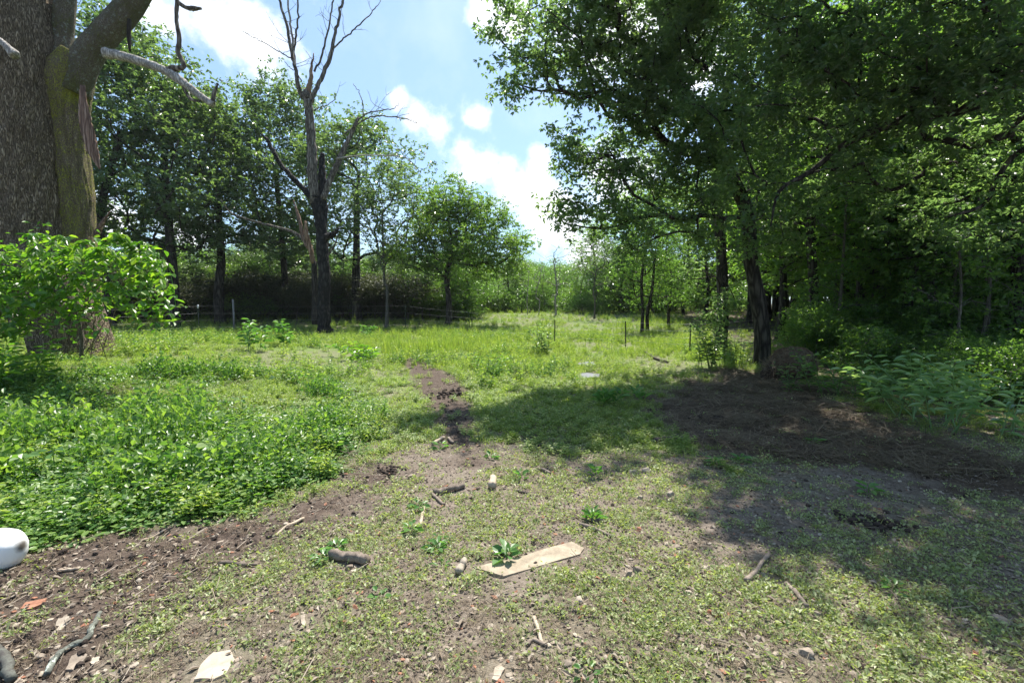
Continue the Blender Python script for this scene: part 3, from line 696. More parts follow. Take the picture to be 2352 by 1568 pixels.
# ------------------------------------------------------------------ finer land height, sticks and stones rest on it
def hfull(x, y):
    x = np.atleast_1d(np.asarray(x, float)); y = np.atleast_1d(np.asarray(y, float)); z = zones(x, y)
    near = 1 - sstep((y - 8) / 6); lump = fbm(x * 9, y * 9, 71, 4) - .47
    return height(x, y) + near * lump * (.035 + .06 * z['dirt'] + .12 * z['hay'] + .06 * z['path']) + near * .16 * z['hay'] * (fbm(x * 2.6, y * 2.6, 44, 3) - .42)
def Gf(px, py):
    g = G(px, py); g[2] = float(hfull(g[0], g[1])[0]); return g

# ------------------------------------------------------------------ the twin-stemmed old oak, left
def noise3(p, s, seed=0):
    return (noise2(p[:, 0] * s + p[:, 2] * s * .31, p[:, 1] * s - p[:, 2] * s * .27, seed) + noise2(p[:, 2] * s, (p[:, 0] + p[:, 1]) * s, seed + 7)) * .5
def thick_stem(pts, rads, sides=72, per=16, ridges=17, amp=.022, seed=0):
    """a heavy stem whose bark furrows are real relief"""
    A = smooth_path(np.hstack([np.asarray(pts), np.asarray(rads)[:, None]]), per); V, Q, T = tube(A[:, :3], A[:, 3], sides, 0, None, True)
    n = len(A); a = np.tile(np.arange(sides) / sides, n); l = np.repeat(np.concatenate([[0], np.cumsum(np.linalg.norm(np.diff(A[:, :3], axis=0), axis=1))]), sides)
    warp = fbm(a * 9, l * 1.6, seed, 3) * 1.1
    rid = np.abs(((a * ridges + warp * 1.7 + .35 * np.sin(l * 5 + a * 40)) % 1) - .5) * 2
    brk = noise2(a * ridges * 1.0 + 3, l * 7, seed + 5)
    d = amp * (np.minimum(rid * 1.8, 1) * (.55 + .6 * brk)) + .10 * np.repeat(A[:, 3], sides) * (fbm(a * 3 + 5, l * .8, seed + 3, 3) - .45)
    # seam closes: blend noise at the wrap
    c = np.repeat(A[:, :3], sides, 0); V[:n * sides] = V[:n * sides] + nrm(V[:n * sides] - c) * d[:, None]
    return V, Q, T
def one(name, VQ, mat, parent, smooth=True, label=None):
    a = Acc(); a.add(*VQ); o = link(name, a.mesh(name, mat, smooth), parent)
    if label: o['label'] = label
    return o
def px_path(L, b, dd=0): return np.array([P(x, y, b[1] + dd + (z[0] if z else 0)) - b for x, y, *z in L])
def old_oak():
    g = G(180, 818); b = g.copy(); k = b[1] / F
    t = thing('old_oak', 'massive old oak with two stems, one mossy, and a pale broken branch', 'tree', tuple(b))
    L = [(176, 850), (168, 800), (140, 700), (104, 610), (80, 550), (68, 430), (58, 300), (45, 170), (18, 20), (-5, -120)]
    one('stem', thick_stem(px_path(L, b), np.array([84, 72, 68, 68, 68, 66, 67, 70, 76, 68]) * k, 96, 14, 24, .055, 1), M['bark_oak'], t, label='thick dark brown stem with deeply furrowed bark')
    L = [(200, 850), (196, 800), (190, 700), (184, 620), (179, 550), (174, 450), (164, 350), (156, 260), (160, 180), (185, 130)]
    one('stem', thick_stem(px_path(L, b, .25), np.array([44, 38, 34, 32, 31, 32, 32, 36, 42, 31]) * k, 80, 14, 18, .038, 2), M['bark_moss'], t, label='slimmer stem covered in green moss')
    one('limb', thick_stem(px_path([(165, 210), (185, 160), (208, 120), (245, 75), (290, 25), (320, -20), (370, -90)], b, .2), np.array([32, 29, 27, 26, 25, 23, 20]) * k, 56, 8, 13, .02, 3), M['bark_lichen'], t)
    one('limb', thick_stem(px_path([(150, 220), (142, 160), (141, 100), (148, 20), (160, -70)], b, .35), np.array([34, 28, 21, 19, 16]) * k, 48, 8, 11, .018, 4), M['bark_lichen'], t)
    def br(L, r, m='dead_wood', dd=0, sides=10, par=t, name='dead_branch', lab=None):
        A = smooth_path(np.hstack([px_path(L, b, dd), (np.array(r) * k)[:, None]]), 6)
        return one(name, tube(A[:, :3], A[:, 3], sides, .07, np.random.default_rng(len(L) * 7 + int(L[0][0]))), M[m], par, label=lab)
    d1 = br([(240, 122), (275, 128), (330, 144), (380, 163), (398, 174), (434, 200), (462, 222), (490, 241)], [11, 9.5, 9, 8.5, 10, 7.5, 7, 7], 'bark_pale', -.3, 12, lab='pale barkless broken branch reaching right')
    for L, r in [([(380, 164), (398, 158), (418, 156), (421, 146), (409, 120), (412, 92), (405, 45), (407, 0), (404, -40)], [6, 7, 5, 5, 5, 4.5, 4, 4, 4]), ([(418, 196), (428, 214), (440, 229), (462, 233)], [2.5, 3, 3, 2]),
                 ([(488, 238), (492, 214), (501, 192)], [5, 4, 1.5])]:
        br(L, r, 'dead_wood', -.3, 8, d1, 'prong')
    br([(400, -10), (410, 6), (428, 18), (445, 20), (463, 20)], [3.5, 4, 4, 5, 2], 'dead_wood', -.3)
    br([(297, 45), (296, 80), (298, 118)], [4, 4, 2.5], 'bark_dark', -.1)
    br([(-10, 85), (10, 102), (35, 128)], [5, 6, 9], 'bark_pale', -1.1)
    br([(221, 540), (233, 516), (252, 486)], [6, 5, 1], 'torn', 0, name='splinter', lab='pale splinter of bark sticking out low')
    # hanging strip of torn bark
    A = smooth_path(np.hstack([px_path([(189, 196), (192, 250), (200, 300), (213, 345), (229, 388)], b, -.35), (np.array([5, 11, 14, 12, 2]) * k)[:, None]]), 7)
    V, Q, T = tube(A[:, :3], A[:, 3], 12, .1, np.random.default_rng(3)); c = A[:, 1].mean(); V[:, 1] = c + (V[:, 1] - c) * .35
    one('torn_bark', (V, Q, T), M['torn'], t, label='long reddish strip of torn bark hanging from the fork')
    # a thin crown high above the frame
    rng = np.random.default_rng(15)
    lobes = px_lobes([(-60, -420, 12, 1.4), (100, -330, 12.5, 1.2), (300, -420, 12.5, 1.4), (-250, -330, 12, 1.5)], b)
    T_ = lobe_targets(rng, lobes, .8)
    nodes, Pn, r, ends, m = skeleton(rng, px_path([(18, 20), (0, -120), (20, -220)], b), T_, .35, .008, .2, minz=-1)
    link('twigs', limbs(nodes, Pn, r, m, rng).mesh('twigs', M['bark_dark'], True), t)
    V, FF, var = crown_leaves(rng, nodes[ends], 9, .28, 6, .14, LEAF_OAK); link('crown', mesh_np('crown', V, FF, M['oak_leaf'], var), t)
old_oak()

# ------------------------------------------------------------------ charred dead tree and its fellows
def z2(x, y): return (549 + .55 * x, .55 * y)
def dead_tree():
    g = G(746, 768); b = g.copy(); k = b[1] / F * .55; rng = np.random.default_rng(8)
    t = thing('dead_tree', 'tall leafless tree with charred black trunk standing in the sunny clearing', 'tree', tuple(b))
    def br(L, r, m, dy, par=t, name='branch', sides=8, twigs=0, rough=.06, dz=None, lab=None):
        pts = np.array([P(*z2(x, y), b[1]) - b for x, y in L]); s = np.linspace(0, 1, len(pts)); pts[:, 1] += dy * s
        # push outward along the ray so the outline stays as traced
        sc_ = (b[1] + dy * s) / b[1]; org = np.array([0, 0, EYE]); pts2 = (pts + b - np.array([[0, 1, 0]]) * (dy * s)[:, None] - org) * sc_[:, None] + org - b
        A = smooth_path(np.hstack([pts2, (np.array(r) * k)[:, None]]), 6)
        A[1:-1, :3] += rng.normal(0, .02, (len(A) - 2, 3))
        o = one(name, tube(A[:, :3], A[:, 3], sides, rough, rng), M[m], par, label=lab)
        if twigs:
            acc = Acc()
            for q in range(twigs):
                i = rng.integers(len(A) // 4, len(A)); d = rdir(rng, 1, .0, .9)[0]; d[1] *= .5; Ls = rng.uniform(.5, 1.6); p0 = A[i, :3]
                pp = [p0]; dd = d.copy()
                for s_ in range(5): dd = nrm(dd + rng.normal(0, .25, 3) + np.array([0, 0, .08])); pp.append(pp[-1] + dd * Ls / 5)
                acc.add(*tube(pp, np.linspace(.016, .005, 6), 4, cap=False))
                for w in range(2):
                    j = rng.integers(2, 5); d3 = nrm(dd + rng.normal(0, .6, 3)); acc.add(*tube([pp[j], pp[j] + d3 * .25, pp[j] + d3 * .45 + rng.normal(0, .05, 3)], [.009, .006, .004], 3, cap=False))
            link('twigs', acc.mesh('twigs', M['dead_wood'], True), o)['kind'] = 'stuff'
        return o
    br([(358, 1412), (357, 1385), (356, 1340), (355, 1200), (346, 1000), (335, 900), (322, 840), (318, 815)], [42, 32, 25, 23, 23, 20, 22, 20], 'char', 0, name='trunk', sides=18, rough=.08, lab='charred black lower trunk with flared foot')
    br([(320, 850), (308, 740), (303, 640), (298, 540), (291, 450), (286, 400), (284, 380)], [22, 20, 18, 17, 16, 17, 12], 'dead_wood', 0, name='upper_trunk', sides=14, rough=.09)
    br([(343, 1000), (350, 900), (352, 800), (346, 720), (349, 640)], [14, 17, 16, 15, 9], 'char', .3, name='snag', sides=10, rough=.12)
    br([(352, 830), (372, 770), (395, 720), (425, 650), (460, 580), (500, 492)], [12, 12, 12, 11, 9, 6], 'dead_wood', .5, sides=10, twigs=3)
    br([(440, 560), (470, 535), (520, 482), (570, 465), (630, 457), (668, 440)], [3, 3, 3, 2.4, 2, 1], 'dead_wood', .8, sides=5, twigs=4)
    br([(520, 482), (516, 430), (500, 385), (478, 350)], [2.5, 2, 1.6, 1], 'dead_wood', .8, sides=5)
    br([(480, 525), (540, 494), (600, 485), (680, 494), (745, 515)], [3, 3, 2.6, 2, 1], 'dead_wood', .6, sides=5, twigs=5)
    br([(405, 665), (460, 655), (560, 648), (660, 652), (710, 670), (750, 712)], [3.5, 3, 2.6, 2.2, 2, 1], 'bark_pale', -.4, sides=5, twigs=4)
    br([(308, 830), (272, 790), (220, 738), (175, 690), (150, 645), (120, 590), (95, 560)], [13, 12, 10, 9, 8, 7, 4], 'char', -.6, sides=8)
    br([(288, 425), (262, 395), (248, 360), (235, 285), (215, 200), (197, 95), (168, 5), (150, -60)], [12, 10, 9, 7, 6, 5.5, 4.5, 3], 'dead_wood', -.5, twigs=7)
    br([(234, 280), (226, 190), (212, 90), (204, 0), (200, -50)], [5, 4.5, 4, 3.5, 3], 'bark_pale', -.2, twigs=4)
    br([(228, 220), (236, 150), (246, 70), (246, -40)], [4, 4, 3.4, 3], 'dead_wood', -.6, twigs=3)
    br([(289, 400), (298, 340), (303, 290), (312, 222)], [12, 9, 6, 1.5], 'raw_wood', 0, name='snag')
    br([(300, 425), (322, 375), (350, 312), (382, 232), (403, 135), (424, 42), (440, -50)], [10, 8.5, 8, 8, 6, 5, 4], 'dead_wood', .4, twigs=7)
    br([(314, 300), (345, 235), (366, 150), (384, 60), (396, -30)], [4, 4, 3.5, 3, 3], 'dead_wood', .2, twigs=4)
    br([(398, 200), (445, 155), (505, 105), (562, 45), (592, 5)], [3.5, 3, 2.6, 2, 1], 'dead_wood', .6, sides=5, twigs=4)
    br([(228, 248), (160, 212), (85, 168), (10, 130)], [3, 2, 1.6, 1], 'dead_wood', -.6, sides=5, twigs=3)
    br([(312, 462), (345, 445), (372, 436), (405, 414)], [2.5, 2, 1.5, 1], 'dead_wood', 0, sides=5, twigs=2)
    br([(345, 1000), (372, 988), (396, 978), (418, 952)], [16, 14, 11, 4], 'char', -.2, name='snag', rough=.15)
    br([(262, 340), (240, 300), (215, 285), (190, 255)], [2.5, 2, 1.6, 1], 'dead_wood', -.3, sides=5)
dead_tree()
def snag():
    d = 28; x, y = at(722, d); b = np.array([x, y, gz(x, y)]); k = d / F * .62; rng = np.random.default_rng(18)
    t = thing('broken_tree', 'broken tree with raw orange wood right behind the charred trunk', 'tree', tuple(b))
    def br(L, r, m, name='branch', dd=0): A = smooth_path(np.hstack([px_path(L, b, dd), (np.array(r) * k)[:, None]]), 6); return one(name, tube(A[:, :3], A[:, 3], 9, .09, rng), M[m], t)
    br([(724, 745), (723, 680), (721, 600)], [13, 11, 9], 'bark_dark', 'trunk'); br([(721, 605), (712, 570), (704, 540), (701, 508)], [9, 9, 8, 4], 'raw_wood')
    br([(708, 570), (696, 545), (688, 506), (674, 460)], [7, 7, 6, 2], 'torn'); br([(700, 552), (682, 538), (660, 528), (605, 514), (566, 503), (528, 487), (508, 458)], [6, 5.5, 5, 4, 3.5, 3, 1], 'dead_wood')
    br([(735, 620), (752, 590), (770, 560), (775, 540)], [5, 4, 3, 1.5], 'dead_wood')
snag()
def skinny(name, px, d, top, label, seed, spread_px, leaf=False, mat='bark_pale', r=.09, n=60, fork=.35, base=None):
    rng = np.random.default_rng(seed); x, y = at(px, d); b = np.array([x, y, gz(x, y)]); zt = P(px, top, d)[2] - b[2]; w = spread_px * d / F
    T_ = np.stack([rng.normal(0, 1, n) * w * .5, rng.normal(0, 1, n) * w * .35, rng.uniform(fork + .1, 1, n) * zt], -1); T_[:, :2] *= (.4 + .8 * (T_[:, 2:] / zt))
    nodes, Pn, rr, ends, m = skeleton(rng, [(0, 0, -.1), (rng.normal(0, .1), 0, zt * .25), (rng.normal(0, .2), 0, zt * fork), (rng.normal(0, .25), 0, zt * .7)], T_, r, .008, .35, minz=zt * fork)
    t = thing(name, label, 'tree', tuple(b)); link('trunk', limbs(nodes, Pn, rr, m, rng).mesh(name, M[mat], True), t)
    if leaf:
        e = nodes[ends]; V, FF, var = crown_leaves(rng, e[rng.random(len(e)) < leaf], 9, .4, 5, .16); link('crown', mesh_np(name + '_crown', V, FF, M['far_leaf'], var), t)
skinny('pale_tree', 888, 32, 385, 'thin pale-barked tree with sparse leaves in front of the oaks', 51, 75, .45, 'bark_thin', r=.11, n=120, fork=.3)
skinny('bare_tree', 1277, 40, 560, 'leafless grey tree in the gap at the far edge', 52, 40, r=.09)
skinny('bare_tree', 1237, 41, 595, 'leafless thin pole left of the bare grey tree', 53, 18, r=.06, n=20)
skinny('bare_tree', 1212, 42, 585, 'leafless twiggy sapling beside the round oak', 54, 22, r=.05, n=24)
skinny('young_tree', 1365, 38, 560, 'slender sparse young tree in the brush of the gap', 55, 40, .5, 'bark_thin', .07, 40)

# ------------------------------------------------------------------ fence
def fence():
    t = thing('wire_fence', 'wire fence on thin metal posts crossing the clearing', 'fence')
    posts = [(66, 792, 715), (458, 772, 697), (931, 766, 700), (1079, 768, 716), (1274, 790, 738), (1437, 798, 744), (1584, 812, 762)]
    pts = []
    for px, yb, yt in posts:
        g = G(px, yb); h = P(px, yt, g[1])[2] - g[2]; h = max(1.0, min(h, 1.6)); pts.append((g, h))
    g0 = pts[0][0].copy(); pts.insert(0, (np.array([g0[0] - 6, g0[1] - .5, gz(g0[0] - 6, g0[1] - .5)]), 1.3))
    g9 = pts[-1][0].copy(); pts.append((np.array([g9[0] + 2.6, g9[1] + .3, gz(g9[0] + 2.6, g9[1] + .3)]), 1.1))
    for i, (g, h) in enumerate(pts):
        V = []; a = Acc()
        # T section: web and flange, each with depth
        for (x0, x1, y0, y1) in ((-.022, .022, -.004, .004), (-.004, .004, .004, .034)):
            v = np.array([(x, y, z) for z in (-.15, h) for x, y in ((x0, y0), (x1, y0), (x1, y1), (x0, y1))]); a.add(v, np.array([(0, 1, 5, 4), (1, 2, 6, 5), (2, 3, 7, 6), (3, 0, 4, 7), (4, 5, 6, 7)]))
        o = link('post', a.mesh('post', M['iron']), t, tuple(g)); o.rotation_euler = (random.uniform(-.03, .03), random.uniform(-.04, .04), .3)
        if i == 2:
            one('post_cap', tube([g + [0, 0, h - .16], g + [0, 0, h + .03]], [.038, .036], 8), M['white_cap'], t, label='white sleeve on top of the post')
    for lv in (.97, .74, .52, .30):
        path = []
        for (g, h), (g2, h2) in zip(pts[:-1], pts[1:]):
            for s in np.linspace(0, 1, 8)[:-1]:
                p = g * (1 - s) + g2 * s; hh = h * (1 - s) + h2 * s; p = p + [0, .01, 0]; p[2] += lv * hh - .12 * s * (1 - s); path.append(p)
        path.append(pts[-1][0] + [0, 0, lv * pts[-1][1]]); one('wire', tube(path, .003, 4), M['wire'], t)
    g = np.array([*at(537, 30), 0]); g[2] = gz(*g[:2]); t2 = thing('old_post', 'grey weathered wooden post under the oaks behind the fence', 'post', tuple(g))
    one('post', tube([(0, 0, -.1), (.02, 0, .9), (.0, 0, 1.9)], [.07, .06, .055], 8, .05, np.random.default_rng(2)), M['old_post'], t2)
fence()

# ------------------------------------------------------------------ hay bale
def strands(rng, n, cx, L, w, flat=.12):
    a = rng.uniform(0, 6.28, n); d = np.stack([np.cos(a), np.sin(a), rng.normal(0, flat, n)], -1); return leaves(cx, d, L * rng.uniform(.5, 1.3, n), w, (np.array([(0, -.5, 0), (0, .5, 0), (.5, .5, .08), (.5, -.5, .08), (1, 0, 0)]), np.array([(0, 3, 2, 1), (3, 4, 4, 2)])), None, rng, .3)
STRAND = (np.array([(0, -.5, 0), (0, .5, 0), (1, .3, 0.03), (1, -.3, 0.03)]), np.array([(0, 3, 2, 1)]))
def lumpy(rng, rx, ry, rz, n=28, amp=.12, pw=.75):
    u = np.linspace(0, 2 * np.pi, n, endpoint=False); v = np.linspace(-np.pi / 2, np.pi / 2, n // 2 + 1); U, Vv = np.meshgrid(u, v)
    s = lambda x: np.sign(x) * np.abs(x) ** pw
    X = np.stack([s(np.cos(Vv)) * s(np.cos(U)), s(np.cos(Vv)) * s(np.sin(U)), s(np.sin(Vv))], -1).reshape(-1, 3)
    k = 1 + amp * (noise3(X + 5, 2.2, int(rng.integers(99))) - .5) * 2 + amp * .5 * (noise3(X + 9, 6, int(rng.integers(99))) - .5) * 2
    X = X * k[:, None] * np.array([rx, ry, rz]); m = n // 2
    i = np.arange(m)[:, None] * n; j = np.arange(n)[None]; q = (j + 1) % n
    return X, np.stack([i + j, i + q, i + n + q, i + n + j], -1).reshape(-1, 4), None
def bale():
    g = G(1838, 874); rng = np.random.default_rng(4); k = g[1] / F; rx, rz = 42 * k, 36 * k
    t = thing('hay_bale', 'old brown round hay bale slumping under the dark trees', 'hay bale', (g[0], g[1] + .3, g[2]))
    V, Q, _ = lumpy(rng, rx, .45, rz, 60, .22, .8); V[:, 2] += rz * .93; one('bale', (V, Q), M['hay'], t)
    n = 1500; d = rdir(rng, n, -.1, 1); p = d * np.array([rx, .5, rz]) * 1.0 + [0, 0, rz * .93]; tdir = nrm(np.cross(d, rdir(rng, n)))
    V, FF, var = leaves(p, tdir + d * .25, rng.uniform(.08, .22, n), .006, STRAND, d, rng); o = link('loose_straw', mesh_np('loose_straw', V, FF, M['dry_grass'], var), t); o['kind'] = 'stuff'
    g = G(1786, 872); t = thing('hay_clump', 'torn lump of hay lying against the left side of the bale', 'hay', (g[0], g[1] + .15, g[2]))
    V, Q, _ = lumpy(rng, .24, .22, .24, 24, .3, .9); V[:, 2] += .14; one('clump', (V, Q), M['hay'], t)
    n = 900; d = rdir(rng, n, -.1, 1); p = d * .25 + [0, 0, .14]; V, FF, var = leaves(p, nrm(rdir(rng, n)) + d * .3, rng.uniform(.08, .2, n), .006, STRAND, d, rng); o = link('loose_straw', mesh_np('loose_straw', V, FF, M['dry_grass'], var), t); o['kind'] = 'stuff'
bale()

# ------------------------------------------------------------------ clumps for the ground cover
def blades(rng, n, rad, h, w, lean=.5):
    a = rng.uniform(0, 6.28, n); r = rad * np.sqrt(rng.random(n)); p = np.stack([r * np.cos(a), r * np.sin(a), np.full(n, -.01)], -1)
    b = rng.uniform(0, 6.28, n); l = lean * rng.uniform(.2, 1, n); hh = h * rng.uniform(.5, 1.15, n)
    tip = p + np.stack([np.cos(b) * l * hh, np.sin(b) * l * hh, hh], -1); mid = p + np.stack([np.cos(b) * l * hh * .3, np.sin(b) * l * hh * .3, hh * .6], -1)
    s = np.stack([-np.sin(b), np.cos(b), np.zeros(n)], -1) * (w / 2)
    V = np.stack([p - s, p + s, mid + s * .8, mid - s * .8, tip], 1).reshape(-1, 3); i = np.arange(n)[:, None] * 5
    return V, i + np.array([[0, 1, 2, 3]]), i + np.array([[3, 2, 4]]), np.repeat(rng.random(n), 5)
def clump(name, mat, seed, kind):
    rng = np.random.default_rng(seed); a = Acc()
    if kind == 'weed':
        n = rng.integers(12, 19); an = rng.uniform(0, 6.28, n); d = np.stack([np.cos(an), np.sin(an), rng.uniform(.1, 1.1, n)], -1)
        p = rng.normal(0, .032, (n, 3)); p[:, 2] = rng.uniform(0, .014, n); L = rng.uniform(.010, .027, n)
        V, FF, v = leaves(p, d, L, L * rng.uniform(.4, .7), LEAF_RH, None, rng, .5); a.add(V, None, FF, v)
        V, Q, T, v = blades(rng, 11, .05, .03, .003, 1.2); a.add(V, Q, T, v)
    if kind == 'ivy':
        n = 34; an = rng.uniform(0, 6.28, n); r = .17 * np.sqrt(rng.random(n)); z = rng.uniform(.04, .26, n) * (1 - .5 * r / .17)
        p = np.stack([r * np.cos(an), r * np.sin(an), z], -1); d = rdir(rng, n, -.5, .7); L = rng.uniform(.028, .07, n)
        V, FF, v = leaves(p, d, L, L * .62, LEAF_OV, None, rng, .6); a.add(V, FF, None, v)
        V, Q, T, v = blades(rng, 9, .12, .24, .004, .6); a.add(V, Q, T, v)
    if kind == 'grass':
        V, Q, T, v = blades(rng, 34, .09, .17, .006, .7); a.add(V, Q, T, v)
        n = 9; p = rng.normal(0, .05, (n, 3)); p[:, 2] = rng.uniform(.02, .12, n); V, FF, v = leaves(p, rdir(rng, n, -.2, .6), .045, .024, LEAF_RH, None, rng, .6); a.add(V, None, FF, v)
    if kind == 'herb':
        for s in range(4):
            x, y = rng.normal(0, .06, 2); h = rng.uniform(.16, .34); l = rng.normal(0, .05, 2); n = 12; tt = np.linspace(.15, 1, n)
            p = np.stack([x + l[0] * tt, y + l[1] * tt, h * tt], -1); an = np.arange(n) * 2.4; d = np.stack([np.cos(an), np.sin(an), rng.uniform(-.2, .5, n)], -1)
            L = .07 * (1.15 - .6 * tt); V, FF, v = leaves(p, d, L, L * .45, LEAF_RH, None, rng, .3); a.add(V, None, FF, v)
            a.add(*tube([(x, y, 0), (x + l[0], y + l[1], h)], [.003, .0015], 3, cap=False))
    if kind == 'tall':
        V, Q, T, v = blades(rng, 46, .12, .5, .008, .35); a.add(V, Q, T, v)
    if kind == 'hay':
        n = 26; p = rng.normal(0, .07, (n, 3)); p[:, 2] = rng.uniform(.0, .025, n); an = rng.uniform(0, 6.28, n); d = np.stack([np.cos(an), np.sin(an), rng.normal(0, .12, n)], -1)
        V, FF, v = leaves(p, d, rng.uniform(.06, .2, n), .004, STRAND, None, rng, .2); a.add(V, FF, None, v)
    if kind == 'chip':
        V, Q, _ = lumpy(rng, rng.uniform(.010, .02), rng.uniform(.005, .012), .003, 8, .3, .8); a.add(V, Q)
    if kind == 'clod':
        V, Q, _ = lumpy(rng, .02, .017, .014, 10, .4, .9); a.add(V, Q)
    if kind == 'litter':
        n = 4; p = rng.normal(0, .06, (n, 3)); p[:, 2] = .006; an = rng.uniform(0, 6.28, n); L = rng.uniform(.02, .05, n)
        V, FF, v = leaves(p, np.stack([np.cos(an), np.sin(an), rng.normal(0, .1, n)], -1), L, L * .4, LEAF_RH, None, rng, .25); a.add(V, None, FF, v)
        for q in range(3):
            x, y = rng.normal(0, .08, 2); an = rng.uniform(0, 6.28); l = rng.uniform(.03, .1); a.add(*tube([(x, y, .006), (x + l * math.cos(an), y + l * math.sin(an), .008)], .0018, 3, cap=False))
    return a.mesh(name, M[mat])
KEEP = []
DEFER = []
def samp(rng, n, y0, y1, k=1.12, left=None):
    y = y0 * (y1 / y0) ** rng.random(n); x = rng.uniform(-k, k, n) * (y + .4); return x, y
def scatter(name, n, y0, y1, dens, protos, smin, smax, label, seed, tilt=.15, k=1.12, zoff=0, sz=None, grow=0):
    rng = np.random.default_rng(seed); x, y = samp(rng, n, y0, y1, k); keep = rng.random(n) < dens(x, y)
    if name not in ('gravel', 'crumbs'):
        for kx, ky, kr in KEEP: keep &= ~(((x - kx) ** 2 + (y - ky) ** 2 < (kr + .02) ** 2) & (rng.random(n) < .9))
    x, y = x[keep], y[keep]; m = len(x)
    pts = np.stack([x, y, hfull(x, y) + zoff], -1); rot = np.stack([rng.normal(0, tilt, m), rng.normal(0, tilt, m), rng.uniform(0, 6.28, m)], -1)
    s = rng.uniform(smin, smax, m) * (1 + grow * np.maximum(y - 3, 0)); scl = np.stack([s, s, s * (sz(x, y) if sz else 1)], -1)
    gn_instancer(name, pts, rot, scl, rng.integers(0, len(protos), m), protos, label); print(name, m)
def later(*a, **k): DEFER.append((a, k))
def in_wood(x, y): return sstep((x - 4.6 - (y - 8) * .28) / 1.5) * sstep((y - 7.5) / 2)
def patch(x, y, s, f, lo, hi): return sstep((fbm(x * f, y * f, s, 4) - lo) / (hi - lo))
Wd = [clump('weed%d' % i, 'weed_leaf', 100 + i, 'weed') for i in range(6)]
Iv = [clump('ivy%d' % i, 'cover_leaf', 120 + i, 'ivy') for i in range(5)]
Gr = [clump('tuft%d' % i, 'meadow_leaf', 140 + i, 'grass') for i in range(4)]
Hb = [clump('herb%d' % i, 'meadow_leaf', 150 + i, 'herb') for i in range(4)]
Hs = [clump('herbs%d' % i, 'cover_leaf', 155 + i, 'herb') for i in range(3)]
Tl = [clump('tall%d' % i, 'meadow_leaf', 160 + i, 'tall') for i in range(3)]
Hy = [clump('straw%d' % i, 'dry_grass', 170 + i, 'hay') for i in range(4)]
Ch = [clump('chip%d' % i, 'stone', 180 + i, 'chip') for i in range(3)] + [clump('chipp%d' % i, 'stone_pale', 184 + i, 'chip') for i in range(2)] + [clump('chipr%d' % i, 'stone_red', 187 + i, 'chip') for i in range(1)]
Cl = [clump('crumb%d' % i, 'clod', 190 + i, 'clod') for i in range(3)]
Sl = [clump('soil%d' % i, 'soil', 230 + i, 'clod') for i in range(3)]
Lt = [clump('litter%d' % i, 'dead_leaf', 195 + i, 'litter') for i in range(4)]
def d_weed(x, y):
    z = zones(x, y); p = patch(x, y, 61, 1.6, .36, .56)
    return np.clip(.12 + .46 * p, 0, 1) * (1 - .35 * sstep((x - 1.2) / 2.5)) * (1 - .93 * np.clip(z['dirt'] * (1 - .35 * patch(x, y, 66, 3, .5, .6)), 0, 1)) * (1 - .85 * z['hay']) * (1 - .9 * z['path']) * (1 - z['cover']) * (1 - .5 * in_wood(x, y))
later('small_weeds', 40000, 1.5, 9, d_weed, Wd, .6, 1.3, 'small green weeds sprinkled over the bare soil in front', 201, .3, grow=.10)
def d_cover(x, y):
    z = zones(x, y); far = sstep((y - 4.8) / 3); return z['cover'] * (1 - far * (1 - .8 * patch(x, y, 95, .7, .42, .58)))
def cov_h(x, y): return .25 + 1.15 * np.clip(-sdf(COVER, x, y) / .9, 0, 1) * (.35 + 1.2 * patch(x, y, 90, 1.3, .4, .6))
later('ground_cover', 34000, 2.6, 14, d_cover, Iv, .5, 1.1, 'thick bright leafy creeper bank on the left', 202, .15, 1.3, sz=cov_h)
later('creeper_herbs', 6000, 2.8, 14, lambda x, y: d_cover(x, y) * (.15 + .7 * patch(x, y, 91, .9, .45, .6)), Hs + Hb, .6, 1.15, 'taller leafy herbs and grass blades rising from the creeper bank', 203, .15, 1.3)
FRINGE = gpoly([(560, 1170), (520, 1120), (700, 1040), (830, 950), (860, 850), (1000, 860), (1010, 960), (920, 1040), (800, 1120), (660, 1165)])
def d_mead(x, y):
    z = zones(x, y); p = patch(x, y, 62, .7, .35, .6)
    edge = np.maximum(sstep((y - 5.2) / 3.2), zone(FRINGE, x, y, .3, .2, 5) * .9)
    return np.clip(edge * (.22 + .78 * p) + .75 * z['lush'] + .7 * z['cover'] * sstep((y - 4.5) / 2), 0, 1) * (1 - z['hay']) * (1 - .95 * z['path']) * (1 - .9 * z['dirt']) * (1 - .75 * in_wood(x, y))
later('meadow', 60000, 3.0, 60, d_mead, Gr * 2 + Hb, .45, .95, 'sunlit meadow of short grass and weeds', 204, .15, 1.25, sz=lambda x, y: .45 + .75 * sstep((y - 6) / 12) * (.5 + patch(x, y, 64, .5, .4, .6)), grow=.018)
def d_herb(x, y): return patch(x, y, 65, .45, .50, .62) * sstep((y - 8) / 5) * (1 - .9 * in_wood(x, y)) * (1 - zones(x, y)['hay'])
later('meadow_herbs', 14000, 7, 46, d_herb, Hb + Hs, .6, 1.7, 'taller leafy herbs scattered through the meadow', 205, .12, 1.2)
def d_tall(x, y):
    a = np.exp(-((y - 27.5) / 3.5) ** 2) * (x < 3) * .8; b = np.exp(-(((x + 2.6) / 1.6) ** 2 + ((y - 17) / 1.6) ** 2)); return np.clip(a * patch(x, y, 68, .5, .38, .55) + b, 0, 1)
later('tall_grass', 9000, 14, 40, d_tall, Tl, .7, 1.1, 'tall pale grass along the wire fence', 206, .08, 1.2)
later('old_hay', 9000, 4.5, 13, lambda x, y: zones(x, y)['hay'] + .25 * in_wood(x, y) + .05, Hy, .6, 1.5, 'matted brown hay spread over the shaded soil', 207, .12, 1.15, zoff=.005, grow=.05)
